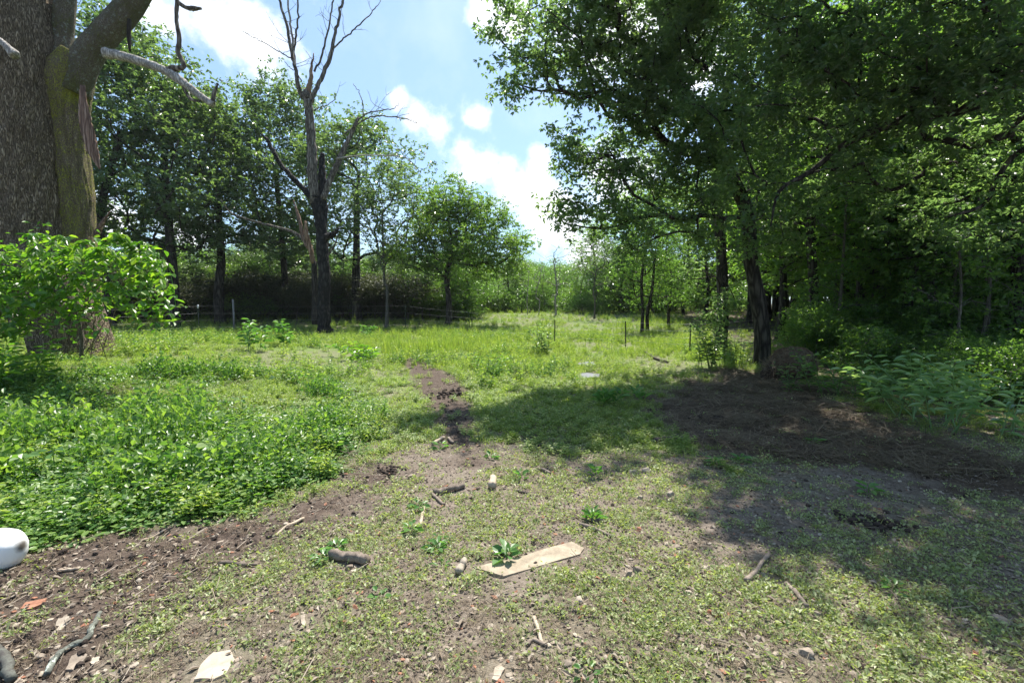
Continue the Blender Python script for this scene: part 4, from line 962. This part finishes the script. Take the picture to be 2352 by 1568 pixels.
later('straw_bits', 9000, 1.5, 7, lambda x, y: .4 * (1 - zones(x, y)['cover']), Hy, .18, .5, 'pale dry straw bits lying among the small weeds', 212, .12, zoff=.004)
later('litter', 5200, 1.5, 9, lambda x, y: .35 + .4 * zones(x, y)['dirt'] - .35 * zones(x, y)['cover'], Lt, .6, 1.3, 'dry leaf scraps and twig bits strewn on the soil', 208, .1, zoff=.003)
later('gravel', 13000, 1.5, 8, lambda x, y: .5 - .5 * zones(x, y)['cover'] - .3 * zones(x, y)['hay'], Ch, .35, 1.6, 'small stone chips scattered over the soil', 209, .3, zoff=.003)
later('soil_crumbs', 26000, 1.5, 7, lambda x, y: .8 * (1 - zones(x, y)['cover']), Sl, .12, .6, 'loose soil crumbs between the weeds', 213, .5, zoff=.002)
later('crumbs', 6000, 1.5, 12, lambda x, y: .8 * zones(x, y)['dirt'] + zones(x, y)['path'] + .3 * zones(x, y)['hay'] + .06, Cl, .3, 1.0, 'dark crumbs of soil and dung on the bare patches', 210, .4, zoff=.004)
later('wood_edge_plants', 5200, 7.5, 24, lambda x, y: np.clip(in_wood(x, y) * (x > .72 * y) * .9, 0, 1), Hs, .6, 1.3, 'low shaded plants along the foot of the right-hand wood', 211, .15, 1.5)

# ------------------------------------------------------------------ plants standing out
def plant(px, py, label, h, n, L, mat='broad_leaf', tmpl=LEAF_OV, wr=.45, stems=1, spread=.1, parts=True, name='weed', rise=(.0, .5), cat='plant', seed=0, lean=.15, low=.1):
    g = Gf(px, py); rng = np.random.default_rng(seed + int(px)); t = thing(name, label, cat, tuple(g)); allV = []; acc = Acc(); lf = Acc(); made = 0
    for s in range(stems):
        a = rng.uniform(0, 6.28); l = h * lean * rng.uniform(.3, 1.4) + (spread if stems > 1 else 0) * rng.random(); x0, y0 = (rng.normal(0, spread * .3, 2) if stems > 1 else (0, 0)); hh = h * rng.uniform(.7, 1.05)
        tip = np.array([x0 + l * math.cos(a), y0 + l * math.sin(a), hh]); b0 = np.array([x0, y0, -.02])
        one('stem', tube([b0, (b0 + tip) / 2 + [0, 0, .1 * h], tip], [.006 + .004 * h, .004 + .002 * h, .002], 5, cap=False), M[mat], t)
        for i in range(n):
            tt = low + (1 - low) * (i + .5) / n; p = b0 * (1 - tt) + tip * tt + [0, 0, .4 * h * tt * (1 - tt)]; an = i * 2.4 + a; z = rng.uniform(*rise)
            d = nrm(np.array([math.cos(an), math.sin(an), z])); LL = L * rng.uniform(.7, 1.15) * (1.1 - .45 * tt)
            V, FF, v = leaves(p[None] + d * .03, d[None], LL, LL * wr, tmpl, None, rng, .25)
            if parts and made < 200: link('leaf', mesh_np('leaf', V, FF, M[mat], v), t); made += 1
            else: lf.add(V, FF if FF.shape[1] == 4 else None, FF if FF.shape[1] == 3 else None, v)
    if lf.n: o = link('foliage', lf.mesh('foliage', M[mat]), t); o['kind'] = 'stuff'
    return t
plant(1163, 1284, 'broad-leaved seedling growing over the edge of the pale board', .07, 11, .10, wr=.62, lean=.1, rise=(.1, .8))
plant(752, 1275, 'leafy rosette beside the short thick log', .05, 14, .08, wr=.5, stems=2, spread=.1)
plant(947, 1222, 'flat green rosette below the small curved twig', .04, 12, .08, wr=.5)
plant(1003, 1262, 'low leafy weed left of the pale board', .05, 12, .07, wr=.5, stems=2, spread=.12)
plant(960, 1168, 'blue-green rosette just left of the weathered log', .05, 9, .09, wr=.6)
plant(1365, 1190, 'bright tuft of leaves above the small grey log', .06, 14, .08, wr=.4, stems=2, spread=.12, rise=(.3, 1))
plant(1368, 1094, 'bright green weed standing on open soil in the sun', .07, 12, .09, wr=.5, rise=(.3, 1))
plant(1195, 1100, 'small bright seedling beside a short dark stick', .06, 9, .08, wr=.5, rise=(.3, 1))
plant(1128, 1052, 'pale-leaved rosette near the middle of the clearing', .05, 12, .10, wr=.45)
plant(1228, 1020, 'small weed by the dark twig at the shadow edge', .05, 9, .09, wr=.5)
plant(1700, 1060, 'pale rosette at the right edge of the sunny patch', .06, 14, .11, wr=.42)
plant(1870, 1018, 'flat green weed growing on the old hay', .04, 8, .15, wr=.5)
plant(1400, 930, 'leafy dock plant in the shaded grass', .22, 14, .20, wr=.42, stems=3, spread=.3, rise=(.2, 1.2))
plant(1475, 918, 'leafy dock plant beside the old hay', .2, 12, .18, wr=.42, stems=2, spread=.3, rise=(.2, 1.2))
plant(1010, 1030, 'small leafy weed above the pale stick end', .07, 12, .10, wr=.5)
plant(1995, 1130, 'pale weed on dark soil right of the sunny patch', .06, 12, .12, wr=.4)
plant(1640, 1068, 'bushy small weed on the shadow edge', .07, 14, .10, wr=.4)
plant(2050, 1360, 'weed tuft in the shade near the right edge', .06, 12, .07, wr=.35)
plant(1015, 1298, 'tiny rosette just left of the upright bark scrap', .03, 8, .045, wr=.5)
plant(870, 1372, 'small pale-leaved weed below the short thick log', .04, 9, .05, wr=.6)
plant(1345, 1552, 'green seedling at the bottom edge of the clearing', .03, 8, .05, wr=.6)
plant(578, 806, 'tall leafy weed left of the pale fallen branch', .95, 20, .30, 'broad_leaf', LEAF_OV, .36, 3, .35, cat='plant', rise=(-.2, .6))
plant(664, 796, 'tall leafy weed right of the pale fallen branch', .85, 20, .28, 'broad_leaf', LEAF_OV, .36, 3, .35, rise=(-.2, .6))
plant(840, 778, 'upright leafy weed right of the charred trunk', .8, 20, .28, 'broad_leaf', LEAF_OV, .36, 3, .4, rise=(-.2, .6))
plant(845, 828, 'low sprawling sapling with long bright leaves', .45, 20, .30, 'vine_leaf', LEAF_OV, .3, 6, .9, lean=.9, rise=(-.1, .5))
plant(1247, 818, 'dark dense sapling standing in front of a fence post', 1.0, 26, .18, 'oak_leaf', LEAF_OV, .4, 6, .4, rise=(-.3, .8))
plant(1120, 850, 'dark low bush at the shadow edge of the meadow', .45, 16, .13, 'cover_leaf', LEAF_OV, .4, 9, .8, rise=(-.3, .8))
plant(760, 1042, 'dark green bushy weed at the right end of the creeper bank', .24, 16, .10, 'cover_leaf', LEAF_OV, .45, 8, .3, rise=(-.1, .7))
plant(2110, 965, 'shrub with long pale shining leaves coloured as if sunlit, at the wood edge', .95, 22, .24, 'pale_sunlit_leaf', LEAF_OV, .26, 9, .6, low=.3, rise=(-.3, .4), lean=.35, name='shrub')
plant(2215, 990, 'second shrub with pale leaves coloured as if sunlit, just right of the larger one', .8, 20, .22, 'pale_sunlit_leaf', LEAF_OV, .26, 7, .5, low=.3, rise=(-.3, .4), lean=.35, name='shrub')
plant(2010, 925, 'darker leafy shrub between the hay and the pale shrub', .6, 18, .16, 'cover_leaf', LEAF_OV, .35, 8, .6, name='shrub')
plant(2335, 1010, 'plant with pale leaves coloured as if sunlit at the right border', .6, 14, .2, 'pale_sunlit_leaf', LEAF_OV, .28, 4, .4, rise=(-.3, .4), name='shrub')
plant(45, 905, 'tall plant with long narrow leaves at the left edge', .75, 22, .26, 'vine_leaf', LEAF_OV, .2, 6, .5, low=.3, rise=(-.2, .6), lean=.3)
plant(1640, 845, 'leafy bush hiding the foot of the dark oak', 1.2, 30, .16, 'oak_leaf', LEAF_OV, .45, 12, .6, rise=(-.3, .7), name='shrub')
plant(1815, 900, 'leafy weed half hiding the hay bale', .55, 16, .13, 'oak_leaf', LEAF_OV, .4, 5, .4, rise=(-.2, .6))
plant(1900, 905, 'shaded bush overlapping the right side of the hay bale', .8, 20, .15, 'cover_leaf', LEAF_OV, .4, 8, .5, rise=(-.2, .6), name='shrub')
plant(1690, 840, 'twiggy bush between the two dark trunks', .9, 22, .12, 'oak_leaf', LEAF_OV, .4, 9, .5, rise=(-.2, .6), name='shrub')
for i, (px, py, n, lab) in enumerate([(345, 1130, 4, 'large heart-shaped leaves near the lower edge of the creeper bank'), (310, 1060, 3, 'big rounded leaves in the middle of the creeper bank'), (440, 1125, 3, 'big drooping leaves at the right of the heart-shaped ones'),
                                       (130, 1110, 4, 'large pale leaves toward the left of the creeper bank'), (490, 1010, 4, 'broad leaves standing high in the creeper bank'), (560, 960, 3, 'broad yellow-green leaves at the top of the creeper bank'), (60, 1150, 3, 'wide leaves at the lower left of the creeper bank'), (640, 900, 3, 'broad leaves beside the grassy slope of the creeper bank')]):
    plant(px, py, lab, .40, n + 2, .13, 'cover_leaf', LEAF_OV, .85, 1, low=.75, rise=(-.4, .2), name='creeper')

# ------------------------------------------------------------------ vine bush in front of the old oak
def vine_bush():
    rng = np.random.default_rng(60); b = np.array([-8.7, 9.7, gz(-8.7, 9.7)])
    t = thing('vine_bush', 'bright green vine-smothered bush around the foot of the old oak', 'bush', tuple(b))
    L = [(40, 600, 8.6, .42), (60, 680, 8.2, .5), (120, 600, 8.4, .4), (190, 590, 8.3, .36), (250, 590, 8.2, .34), (310, 590, 8.1, .30), (330, 640, 8.1, .30), (260, 650, 8.0, .36), (180, 670, 8.2, .4), (360, 680, 8, .20), (120, 700, 8.0, .36),
         (-60, 640, 8.3, .6), (-60, 760, 8, .5), (20, 760, 8.0, .34), (385, 720, 7.9, .12), (100, 545, 8.6, .2), (340, 580, 8.1, .18), (230, 720, 8.2, .26), (-10, 560, 8.7, .25), (60, 740, 7.9, .3), (150, 750, 8.0, .24), (300, 700, 8.0, .2), (200, 620, 7.8, .25)]
    T_ = lobe_targets(rng, px_lobes(L, b), .22)
    nodes, Pn, r, ends, m = skeleton(rng, [(0, 0, -.1), (.05, 0, .5), (.1, -.1, .9)], T_, .04, .004, .1, minz=.1, seg=.2)
    link('stem', limbs(nodes, Pn, r, m, rng).mesh('stem', M['bark_thin'], True), t)
    for i in range(16):                                            # bare stems about the foot
        p0 = G(rng.uniform(120, 270), rng.uniform(800, 830)) - b; p0[1] -= rng.uniform(0, 1); p1 = P(rng.uniform(90, 300), rng.uniform(640, 700), 8.5) - b
        one('stem', tube(smooth_path([p0, (p0 + p1) / 2 + rng.normal(0, .08, 3), p1], 4), .008, 4), M['bark_thin'], t)
    e = nodes[ends]; n = 2; c = np.repeat(e, 7, 0) + rng.normal(0, .11, (len(e) * 7, 3)); d = rdir(rng, len(c), -.8, .25); LL = .07 + .12 * rng.random(len(c)) ** 1.6
    order = np.argsort(-(LL - .03 * c[:, 1])); big = order[:120]; rest = order[120:]
    for i in big:
        V, FF, v = leaves(c[i:i + 1] - 0, d[i:i + 1], LL[i], LL[i] * .6, LEAF_OV, None, rng, .35); link('leaf', mesh_np('leaf', V, FF, M['vine_leaf'], v), t)
    V, FF, v = leaves(c[rest], d[rest], LL[rest], LL[rest] * .6, LEAF_OV, None, rng, .4); o = link('foliage', mesh_np('foliage', V, FF, M['vine_leaf'], v), t); o['kind'] = 'stuff'
    # arching shoots on the right with leaves in two rows
    extra = []
    for s in range(26):
        x0, y0 = rng.uniform(10, 330), rng.uniform(560, 680); sg = rng.choice([-1, 1], p=[.35, .65]); w_ = rng.uniform(30, 70)
        extra.append([(x0, y0), (x0 + sg * w_ * .5, y0 - rng.uniform(15, 45)), (x0 + sg * w_, y0 - rng.uniform(-25, 30)), (x0 + sg * w_ * 1.25, y0 + rng.uniform(20, 80))])
    for s, path in enumerate(extra + [[(250, 590), (310, 570), (350, 600), (375, 670), (395, 735)], [(280, 600), (340, 590), (370, 640), (380, 700)], [(230, 570), (270, 545), (300, 560), (330, 620), (345, 700)], [(60, 560), (90, 535), (130, 560), (150, 600)]]):
        A = smooth_path(np.array([P(x, y, 7.9 - .3 * (s % 3 == 0)) - b for x, y in path]), 4); one('shoot', tube(A, .005, 4, cap=False), M['vine_leaf'], t)
        for i in range(2, len(A)):
            for sd in (-1, 1):
                d = nrm(np.array([sd * .7, -.3, -.5]) + rng.normal(0, .2, 3)); q = rng.uniform(.10, .15); V, FF, v = leaves(A[i:i + 1], d[None], q, q * .6, LEAF_OV, None, rng, .3); link('leaf', mesh_np('leaf', V, FF, M['vine_leaf'], v), t)
vine_bush()

# ------------------------------------------------------------------ board, jug, slabs
def slab_obj(name, pxs, th, mat, label, cat, lift=.0, seed=0):
    pts = [Gf(*p) for p in pxs]; c = np.mean(pts, 0)
    for i in range(len(pts)):
        for s in (0, .33, .66, 1.): m_ = pts[i] * (1 - s) + pts[(i + 1) % len(pts)] * s; KEEP.extend([(m_[0] * f + c[0] * (1 - f), m_[1] * f + c[1] * (1 - f), .05) for f in (.25, .6, .85)]); rng = np.random.default_rng(seed)
    # subdivide outline for uneven edges
    ring = []
    for i in range(len(pts)):
        a, b_ = pts[i], pts[(i + 1) % len(pts)]
        for s in np.linspace(0, 1, 4)[:-1]: ring.append((a * (1 - s) + b_ * s) + np.append(rng.normal(0, .004, 2) * (s > 0), 0))
    ring = np.array(ring); A = np.c_[ring[:, :2], np.ones(len(ring))]; co = np.linalg.lstsq(A, ring[:, 2], rcond=None)[0]; z = A @ co
    top = np.c_[ring[:, :2], z + th + lift] - c; bot = np.c_[ring[:, :2], z - .01 + lift] - c; n = len(ring)
    V = np.vstack([top, bot, [top.mean(0)]]); j = np.arange(n); k = (j + 1) % n
    ccw = np.cross(top[0] - top.mean(0), top[1] - top.mean(0))[2] > 0
    T = np.stack([j, k, np.full(n, 2 * n)], -1); Q = np.stack([k, j, n + j, n + k], -1)
    if not ccw: T = T[:, ::-1]; Q = Q[:, ::-1]
    me = Acc(); me.add(V, Q, T); name = 'bark_flake' if cat == 'bark' else name; o = link(name, me.mesh(name, M[mat]), None, tuple(c)); return tag(o, label, cat)
slab_obj('board', [(1089, 1306), (1157, 1327), (1333, 1275), (1342, 1262), (1313, 1248), (1245, 1266), (1190, 1284)], .012, 'board', 'pale wooden board lying half sunk in the soil', 'board')
slab_obj('grey_sheet', [(1318, 862), (1335, 870), (1375, 868), (1380, 861), (1345, 857)], .02, 'slab', 'nearer grey slab lying flat in the shaded grass', 'slab')
slab_obj('grey_sheet', [(1325, 839), (1340, 843), (1370, 841), (1362, 834), (1340, 834)], .04, 'slab', 'farther grey slab in the shaded grass with a stick beside it', 'slab')
slab_obj('flat_stone', [(446, 1565), (462, 1530), (490, 1502), (528, 1497), (540, 1520), (520, 1552), (490, 1566)], .012, 'stone_pale', 'largest flat pale stone at the bottom edge on the left', 'stone')
slab_obj('flat_stone', [(121, 1448), (135, 1428), (160, 1424), (166, 1432), (140, 1448)], .008, 'stone_pale', 'pale bark flake on dark soil right of the reddish chip', 'bark')
slab_obj('flat_stone', [(150, 1538), (165, 1512), (190, 1502), (201, 1508), (185, 1530), (170, 1538)], .009, 'stone', 'tan flat stone beside the lichened branch', 'stone')
slab_obj('flat_stone', [(46, 1402), (60, 1386), (108, 1378), (106, 1390), (70, 1404)], .008, 'stone_red', 'brick-red flat chip at the lower left on dark soil', 'stone')
slab_obj('flat_stone', [(1130, 1562), (1138, 1530), (1152, 1524), (1160, 1535), (1150, 1555), (1142, 1567)], .01, 'stone_pale', 'pale bark flake at the bottom edge near the middle', 'bark')
slab_obj('flat_stone', [(206, 1520), (214, 1506), (232, 1506), (228, 1518), (216, 1524)], .008, 'stone_pale', 'whitish stone flake on dark soil', 'stone')
slab_obj('flat_stone', [(690, 1443), (692, 1416), (702, 1414), (704, 1440)], .01, 'stone_pale', 'upright pale bark scrap in the weeds', 'bark')
def jug():
    g = Gf(-38, 1322); g2 = g; k = mpp(g); b = np.array([g[0], g[1] + .09, g[2]]); rng = np.random.default_rng(1)
    t = thing('jug', 'white plastic jug lying on its side at the left edge', 'jug', tuple(b))
    V, Q, _ = lumpy(rng,   .145, .105, .115, 48, .05, .8); V[:, 2] += .115
    V[:, 0] *= 1 + 0; mt = M['jug']; V[:, 1] -= .0
    # taper toward the neck on the far-left end
    tpr = np.clip((V[:, 0] + .02) / -.14, 0, 1); V[:, 1] *= 1 - .45 * tpr; V[:, 2] = .115 + (V[:, 2] - .115) * (1 - .45 * tpr)
    one('body', (V, Q), mt, t)
    one('neck', tube([(-.13, 0, .115), (-.17, 0, .115), (-.185, 0, .115)], [.045, .026, .026], 20), mt, t)
    one('handle', tube(smooth_path([(-.13, 0, .15), (-.12, 0, .21), (-.06, 0, .235), (-.02, 0, .21)], 5), .016, 10), mt, t)
    dark_oval(mt, (.125, .02, .15), .04)
    t.rotation_euler = (0, .12, R(-12))
jug()

# ------------------------------------------------------------------ sticks and stones
def bough():
    t = [o for o in C.objects if o.get('label', '').startswith('near oak whose')][0]; b = np.array(t.location)
    for L, r in (([(2460, 60, 7.6), (2330, 190, 7.6), (2200, 250, 7.7), (2080, 275, 7.9), (1960, 320, 8.1), (1860, 395, 8.3), (1790, 440, 8.4), (1770, 520, 8.4)], [.14, .12, .10, .08, .055, .038, .028, .012]), ([(2480, 330, 7.8), (2350, 345, 7.8), (2290, 410, 7.9), (2260, 470, 7.9), (2170, 500, 8)], [.05, .042, .035, .028, .012])):
        A = smooth_path(np.array([[*(P(x, y, d) - b), rr] for (x, y, d), rr in zip(L, r)]), 6); one('bough', tube(A[:, :3], A[:, 3], 12, .05, np.random.default_rng(5)), M['bark_dark'], t)
bough()
def stick(pts, w, mat, label, cat='stick', name='stick', end=.75, rough=.10, sides=8, fork=None):
    rng = np.random.default_rng(int(sum(map(sum, pts)))); Pp = np.array([Gf(*p) for p in pts]); k = mpp(Pp[0]); r = w / 2 * k * 1.2
    c = Pp.mean(0); A = smooth_path(Pp, 5); KEEP.extend((a_[0], a_[1], r * 1.1) for a_ in A[::2]); zz = np.array([float(hfull(p[0], p[1])[0]) for p in A]); A[:, 2] = .5 * A[:, 2] + .5 * zz.mean(); A[:, 2] = np.maximum(A[:, 2], zz - .1 * r) + r * .9
    A[1:-1] += rng.normal(0, r * .12, (len(A) - 2, 3)); rad = np.linspace(r, r * end, len(A)); o = one(name, tube(A - c, rad, sides, rough, rng), M[mat], None)
    o.location = c; return tag(o, label, cat)
ST = [([(628, 1235), (664, 1214), (698, 1193)], 7, 'stick_pale', 'straight pale stick on dark soil below the creeper bank'), ([(66, 1250), (110, 1222), (156, 1191)], 8, 'stick', 'grey stick poking out of the creepers beside the white jug'),
      ([(134, 1311), (156, 1309), (180, 1308)], 7, 'stick_pale', 'short pinkish stick on dark soil right of the jug'), ([(503, 1297), (545, 1301), (590, 1300)], 9, 'stick', 'smooth grey stick with blunt ends lying level on dark soil'),
      ([(321, 1241), (350, 1232), (378, 1221)], 6, 'stick_pale', 'split reddish strip of wood at the edge of the creepers'), ([(340, 1232), (365, 1224)], 5, 'stick', 'thin shard lying against the split strip of wood'),
      ([(108, 1550), (125, 1522), (150, 1500), (199, 1476), (215, 1452), (230, 1412)], 13, 'stick_lichen', 'long crooked branch patched with grey lichen, lower left'), ([(-12, 1500), (6, 1515), (18, 1545), (28, 1572)], 22, 'stick_lichen', 'thick lichened branch end in the bottom left corner'),
      ([(966, 1210), (969, 1186), (976, 1165)], 7, 'stick_pale', 'bent pale twig standing left of the weathered log'), ([(993, 1137), (1005, 1150), (1021, 1163)], 7, 'stick', 'grey twig below the weathered log'),
      ([(997, 1136), (1030, 1130), (1066, 1122)], 14, 'stick', 'weathered split log near the middle of the clearing'), ([(1181, 1128), (1200, 1133), (1214, 1136)], 5, 'stick_dark', 'small dark stick right of the pale wood stub'),
      ([(1331, 1207), (1365, 1217), (1404, 1233)], 8, 'stick', 'brown stick slanting below the small grey log'), ([(1357, 1199), (1386, 1201)], 10, 'stick', 'small grey log lying just above a slanting stick'),
      ([(1221, 1243), (1243, 1238)], 7, 'stick', 'stubby stick end above the pale board'), ([(1713, 1340), (1740, 1310), (1766, 1278)], 11, 'stick', 'thick grey stick pointing away on the right'), ([(1805, 1345), (1828, 1368), (1853, 1397)], 10, 'stick', 'brown stick right of the thick grey one'),
      ([(1227, 1421), (1236, 1450), (1246, 1480)], 9, 'stick_pale', 'pale stick resting on a darker one at the bottom'), ([(1210, 1484), (1224, 1472), (1256, 1487)], 9, 'stick', 'kinked dark stick under the pale one'), ([(1409, 1512), (1430, 1535), (1458, 1568)], 6, 'stick_dark', 'thin dark twig at the bottom edge'),
      ([(994, 1022), (1020, 1008)], 8, 'stick_pale', 'pale stub beside a small weed on the grass'), ([(1030, 1010), (1041, 1018)], 6, 'stick', 'tiny reddish stick right of the pale stub'), ([(1236, 1080), (1250, 1084), (1264, 1090)], 7, 'stick', 'short brown stick by the bright seedling'),
      ([(1158, 1082), (1172, 1098)], 4, 'stick', 'thin short twig left of the bright seedling'), ([(1504, 1019), (1530, 1014), (1558, 1008)], 12, 'stick_dark', 'dark rotten log on the shadow edge by the old hay'), ([(1228, 1027), (1245, 1022), (1262, 1019)], 6, 'stick_dark', 'dark twig on the edge of the large shadow'),
      ([(1478, 808), (1498, 822), (1534, 835)], 5, 'stick_dark', 'curved dark branch lying on the far grass'), ([(1248, 842), (1300, 838), (1345, 836)], 4, 'stick', 'long thin stick leading to the farther grey slab'), ([(918, 857), (946, 845)], 4, 'stick_dark', 'short dark stick at the head of the worn path'),
      ([(602, 764), (655, 763)], 5, 'stick_pale', 'pale fallen branch between two tall weeds'), ([(560, 742), (585, 775)], 4, 'stick', 'slanting dead branch behind the left tall weed'), ([(785, 802), (830, 797), (868, 806)], 4, 'stick_dark', 'arched dead branch behind the sprawling sapling')]
for s in ST: stick(*s)
stick([(763, 1286), (800, 1290), (846, 1297)], 21, 'stick', 'short thick brown log right of the dark soil', 'log', 'log', .92, .12, 14)
stick([(1132, 1124), (1132, 1102)], 16, 'stick_pale', 'pale sawn wood stub standing out in the middle', 'log', 'log', .95)
stick([(1053, 1322), (1060, 1305), (1068, 1294)], 17, 'stone_pale', 'pale bark chunk at the left tip of the board', 'bark', 'bark_chunk', .8)
def stone(px, py, w, h, mat, label, cat='stone', flat=.55):
    g = Gf(px, py + h * .3); k = mpp(g); KEEP.append((g[0], g[1], w / 2 * k)); rng = np.random.default_rng(int(px * 3 + py)); V, Q, _ = lumpy(rng, w / 2 * k, w / 2 * k * rng.uniform(.6, .9), w / 2 * k * flat, 20, .22, .8)
    # a few sheared facets
    for q in range(5):
        nn = nrm(rdir(rng, 1, -.2, 1)[0]); dd = V @ nn; lim = np.quantile(dd, .86); V -= np.maximum(dd - lim, 0)[:, None] * nn
    V[:, 2] += w / 2 * k * flat * .55; o = one('stone', (V, Q), M[mat], None, smooth=False); o.location = g; o.rotation_euler = (0, 0, rng.uniform(0, 6)); tag(o, label, cat)
SN = [(802, 1301, 22, 16, 'stone', 'tan pebble leaning on the short thick log'), (663, 1472, 20, 20, 'stone', 'pointed grey-tan stone alone in the weeds, lower left'), (946, 1092, 22, 14, 'stone', 'tan stone just right of the dung heap'),
      (1465, 1214, 18, 15, 'stone_red', 'orange-brown stone right of the slanting brown stick'), (1557, 1252, 24, 18, 'stone', 'rounded tan stone near the shadow edge'), (1445, 1314, 26, 14, 'stone', 'flat tan stone, left one of a touching pair'), (1463, 1307, 26, 20, 'stone', 'speckled tan stone, right one of a touching pair'),
      (1471, 1143, 17, 10, 'stone_pale', 'small pale block of stone in the open soil'), (1539, 1136, 24, 9, 'stone_pale', 'pale flat stone beside a little stick near a weed'), (1579, 1360, 19, 13, 'stone_pale', 'pale stone in the weeds below the rounded tan stone'), (1629, 1420, 20, 24, 'stone', 'grey pointed stone below a small red one'),
      (1629, 1402, 17, 9, 'stone_red', 'small dark red stone above the grey pointed one'), (1303, 1518, 34, 42, 'stone', 'large angular tan stone standing near the bottom edge'), (1331, 1460, 16, 12, 'stone', 'small brown stone above the large angular one'), (1007, 1404, 15, 18, 'stone', 'small dark grey stone left of the middle'),
      (1033, 1492, 18, 15, 'stone_pale', 'pale pinkish stone at the bottom near the middle'), (1853, 1498, 36, 24, 'stone', 'grey-tan slab-like stone at the bottom right'), (1873, 1404, 22, 14, 'stone_pale', 'pale stone at the end of the brown stick'), (1741, 1462, 24, 22, 'stone', 'dull tan stone half hidden by leaves, lower right'),
      (1255, 1384, 20, 9, 'stone', 'flat stone above the pale stick'), (1329, 1378, 26, 9, 'stone_pale', 'wide flat buff stone showing through the weeds'), (1753, 1314, 16, 13, 'stone_pale', 'white stone touching the thick grey stick'), (1687, 1314, 13, 10, 'stone_pale', 'white pebble left of the thick grey stick'),
      (1452, 1086, 26, 9, 'stone_pale', 'pale flat stone on open soil, left one of two'), (1486, 1080, 26, 10, 'stone_pale', 'pale flat stone on open soil, right one of two'), (2298, 1420, 40, 28, 'stone', 'grey stone lying in the shade near the right edge'), (620, 1228, 16, 10, 'stick_dark', 'small dark chunk beside the straight pale stick'),
      (558, 1290, 18, 9, 'stone', 'tan chip lying behind the smooth grey stick'), (520, 1312, 10, 8, 'stone_pale', 'whitish pebble in front of the smooth grey stick'), (390, 1180, 30, 20, 'stone', 'grey-tan rock at the foot of the creeper bank'), (1846, 1392, 10, 8, 'stone', 'pebble beside the brown stick'), (1204, 901, 9, 7, 'stone_red', 'orange scrap in the shaded grass')]
for s in SN: stone(*s)
def pile(name, label, cen, n, sx, sy, size, cat):
    rng = np.random.default_rng(int(cen[0])); g = Gf(*cen); k = mpp(g); t = thing(name, label, cat, tuple(g))
    for i in range(n):
        x, y = rng.normal(0, sx / 2 * k), rng.normal(0, sy / 2 * k * 4); V, Q, _ = lumpy(rng, size * k, size * k * .8, size * k * .6, 10, .35, .9); a = Acc(); a.add(V, Q)
        o = link('lump', a.mesh('lump', M['clod'], True), t, (x, y, float(hfull(g[0] + x, g[1] + y)[0]) - g[2] + size * k * .4 + (.02 if rng.random() < .3 else 0)))
pile('dung_heap', 'heap of dark dung pellets on the pale grass', (892, 1084), 55, 34, 7, 4, 'dung')
pile('dung_heap', 'dark scattered clods at the near edge of the old hay', (1628, 974), 40, 46, 10, 5, 'dung')
pile('dung_heap', 'row of dark clods in the shade on the right', (2010, 1205), 60, 90, 14, 7, 'dung')
pile('dung_heap', 'trampled dark clods on the worn path', (1040, 905), 50, 40, 16, 4, 'dung')

for a, k in DEFER: scatter(*a, **k)

if HAZE:
    bm_ = Acc(); x0, x1, y0, y1, z0, z1 = -170, 170, -32, 160, -1.6, 34
    v = np.array([(x, y, z) for z in (z0, z1) for x, y in ((x0, y0), (x1, y0), (x1, y1), (x0, y1))], float)
    bm_.add(v, np.array([(3, 2, 1, 0), (4, 5, 6, 7), (0, 1, 5, 4), (1, 2, 6, 5), (2, 3, 7, 6), (3, 0, 4, 7)]))
    m, nt, out = new_mat('haze'); pv = nt.nodes.new('ShaderNodeVolumePrincipled'); pv.inputs['Color'].default_value = (.9, .95, 1, 1); pv.inputs['Density'].default_value = HAZE; pv.inputs['Anisotropy'].default_value = .35
    nt.links.new(pv.outputs[0], out.inputs['Volume']); tag(link('haze', bm_.mesh('haze', m)), 'thin bright summer haze', kind='stuff')

GR = {'stick': 'sticks lying about the clearing', 'stone': 'stones lying about the clearing', 'flat_stone': 'flat stones and chips on the soil', 'bark_flake': 'flakes of bark on the soil', 'weed': 'leafy weeds standing out of the grass', 'creeper': 'broad leaves in the creeper bank',
      'forest_tree': 'dark trees of the right-hand wood', 'oak_tree': 'oaks around the clearing', 'bare_tree': 'leafless trees in the gap', 'leafy_tree': 'light green trees beyond the posts', 'dung_heap': 'heaps of dark dung and clods', 'shrub': 'shrubs at the foot of the wood',
      'grey_sheet': 'grey slabs in the shaded grass', 'log': 'short logs in the clearing', 'twin_tree': 'slim trees past the right fence posts'}
for o in list(C.objects):
    k = o.name.split('.')[0]
    if o.parent is None and k in GR: o['group'] = GR[k]
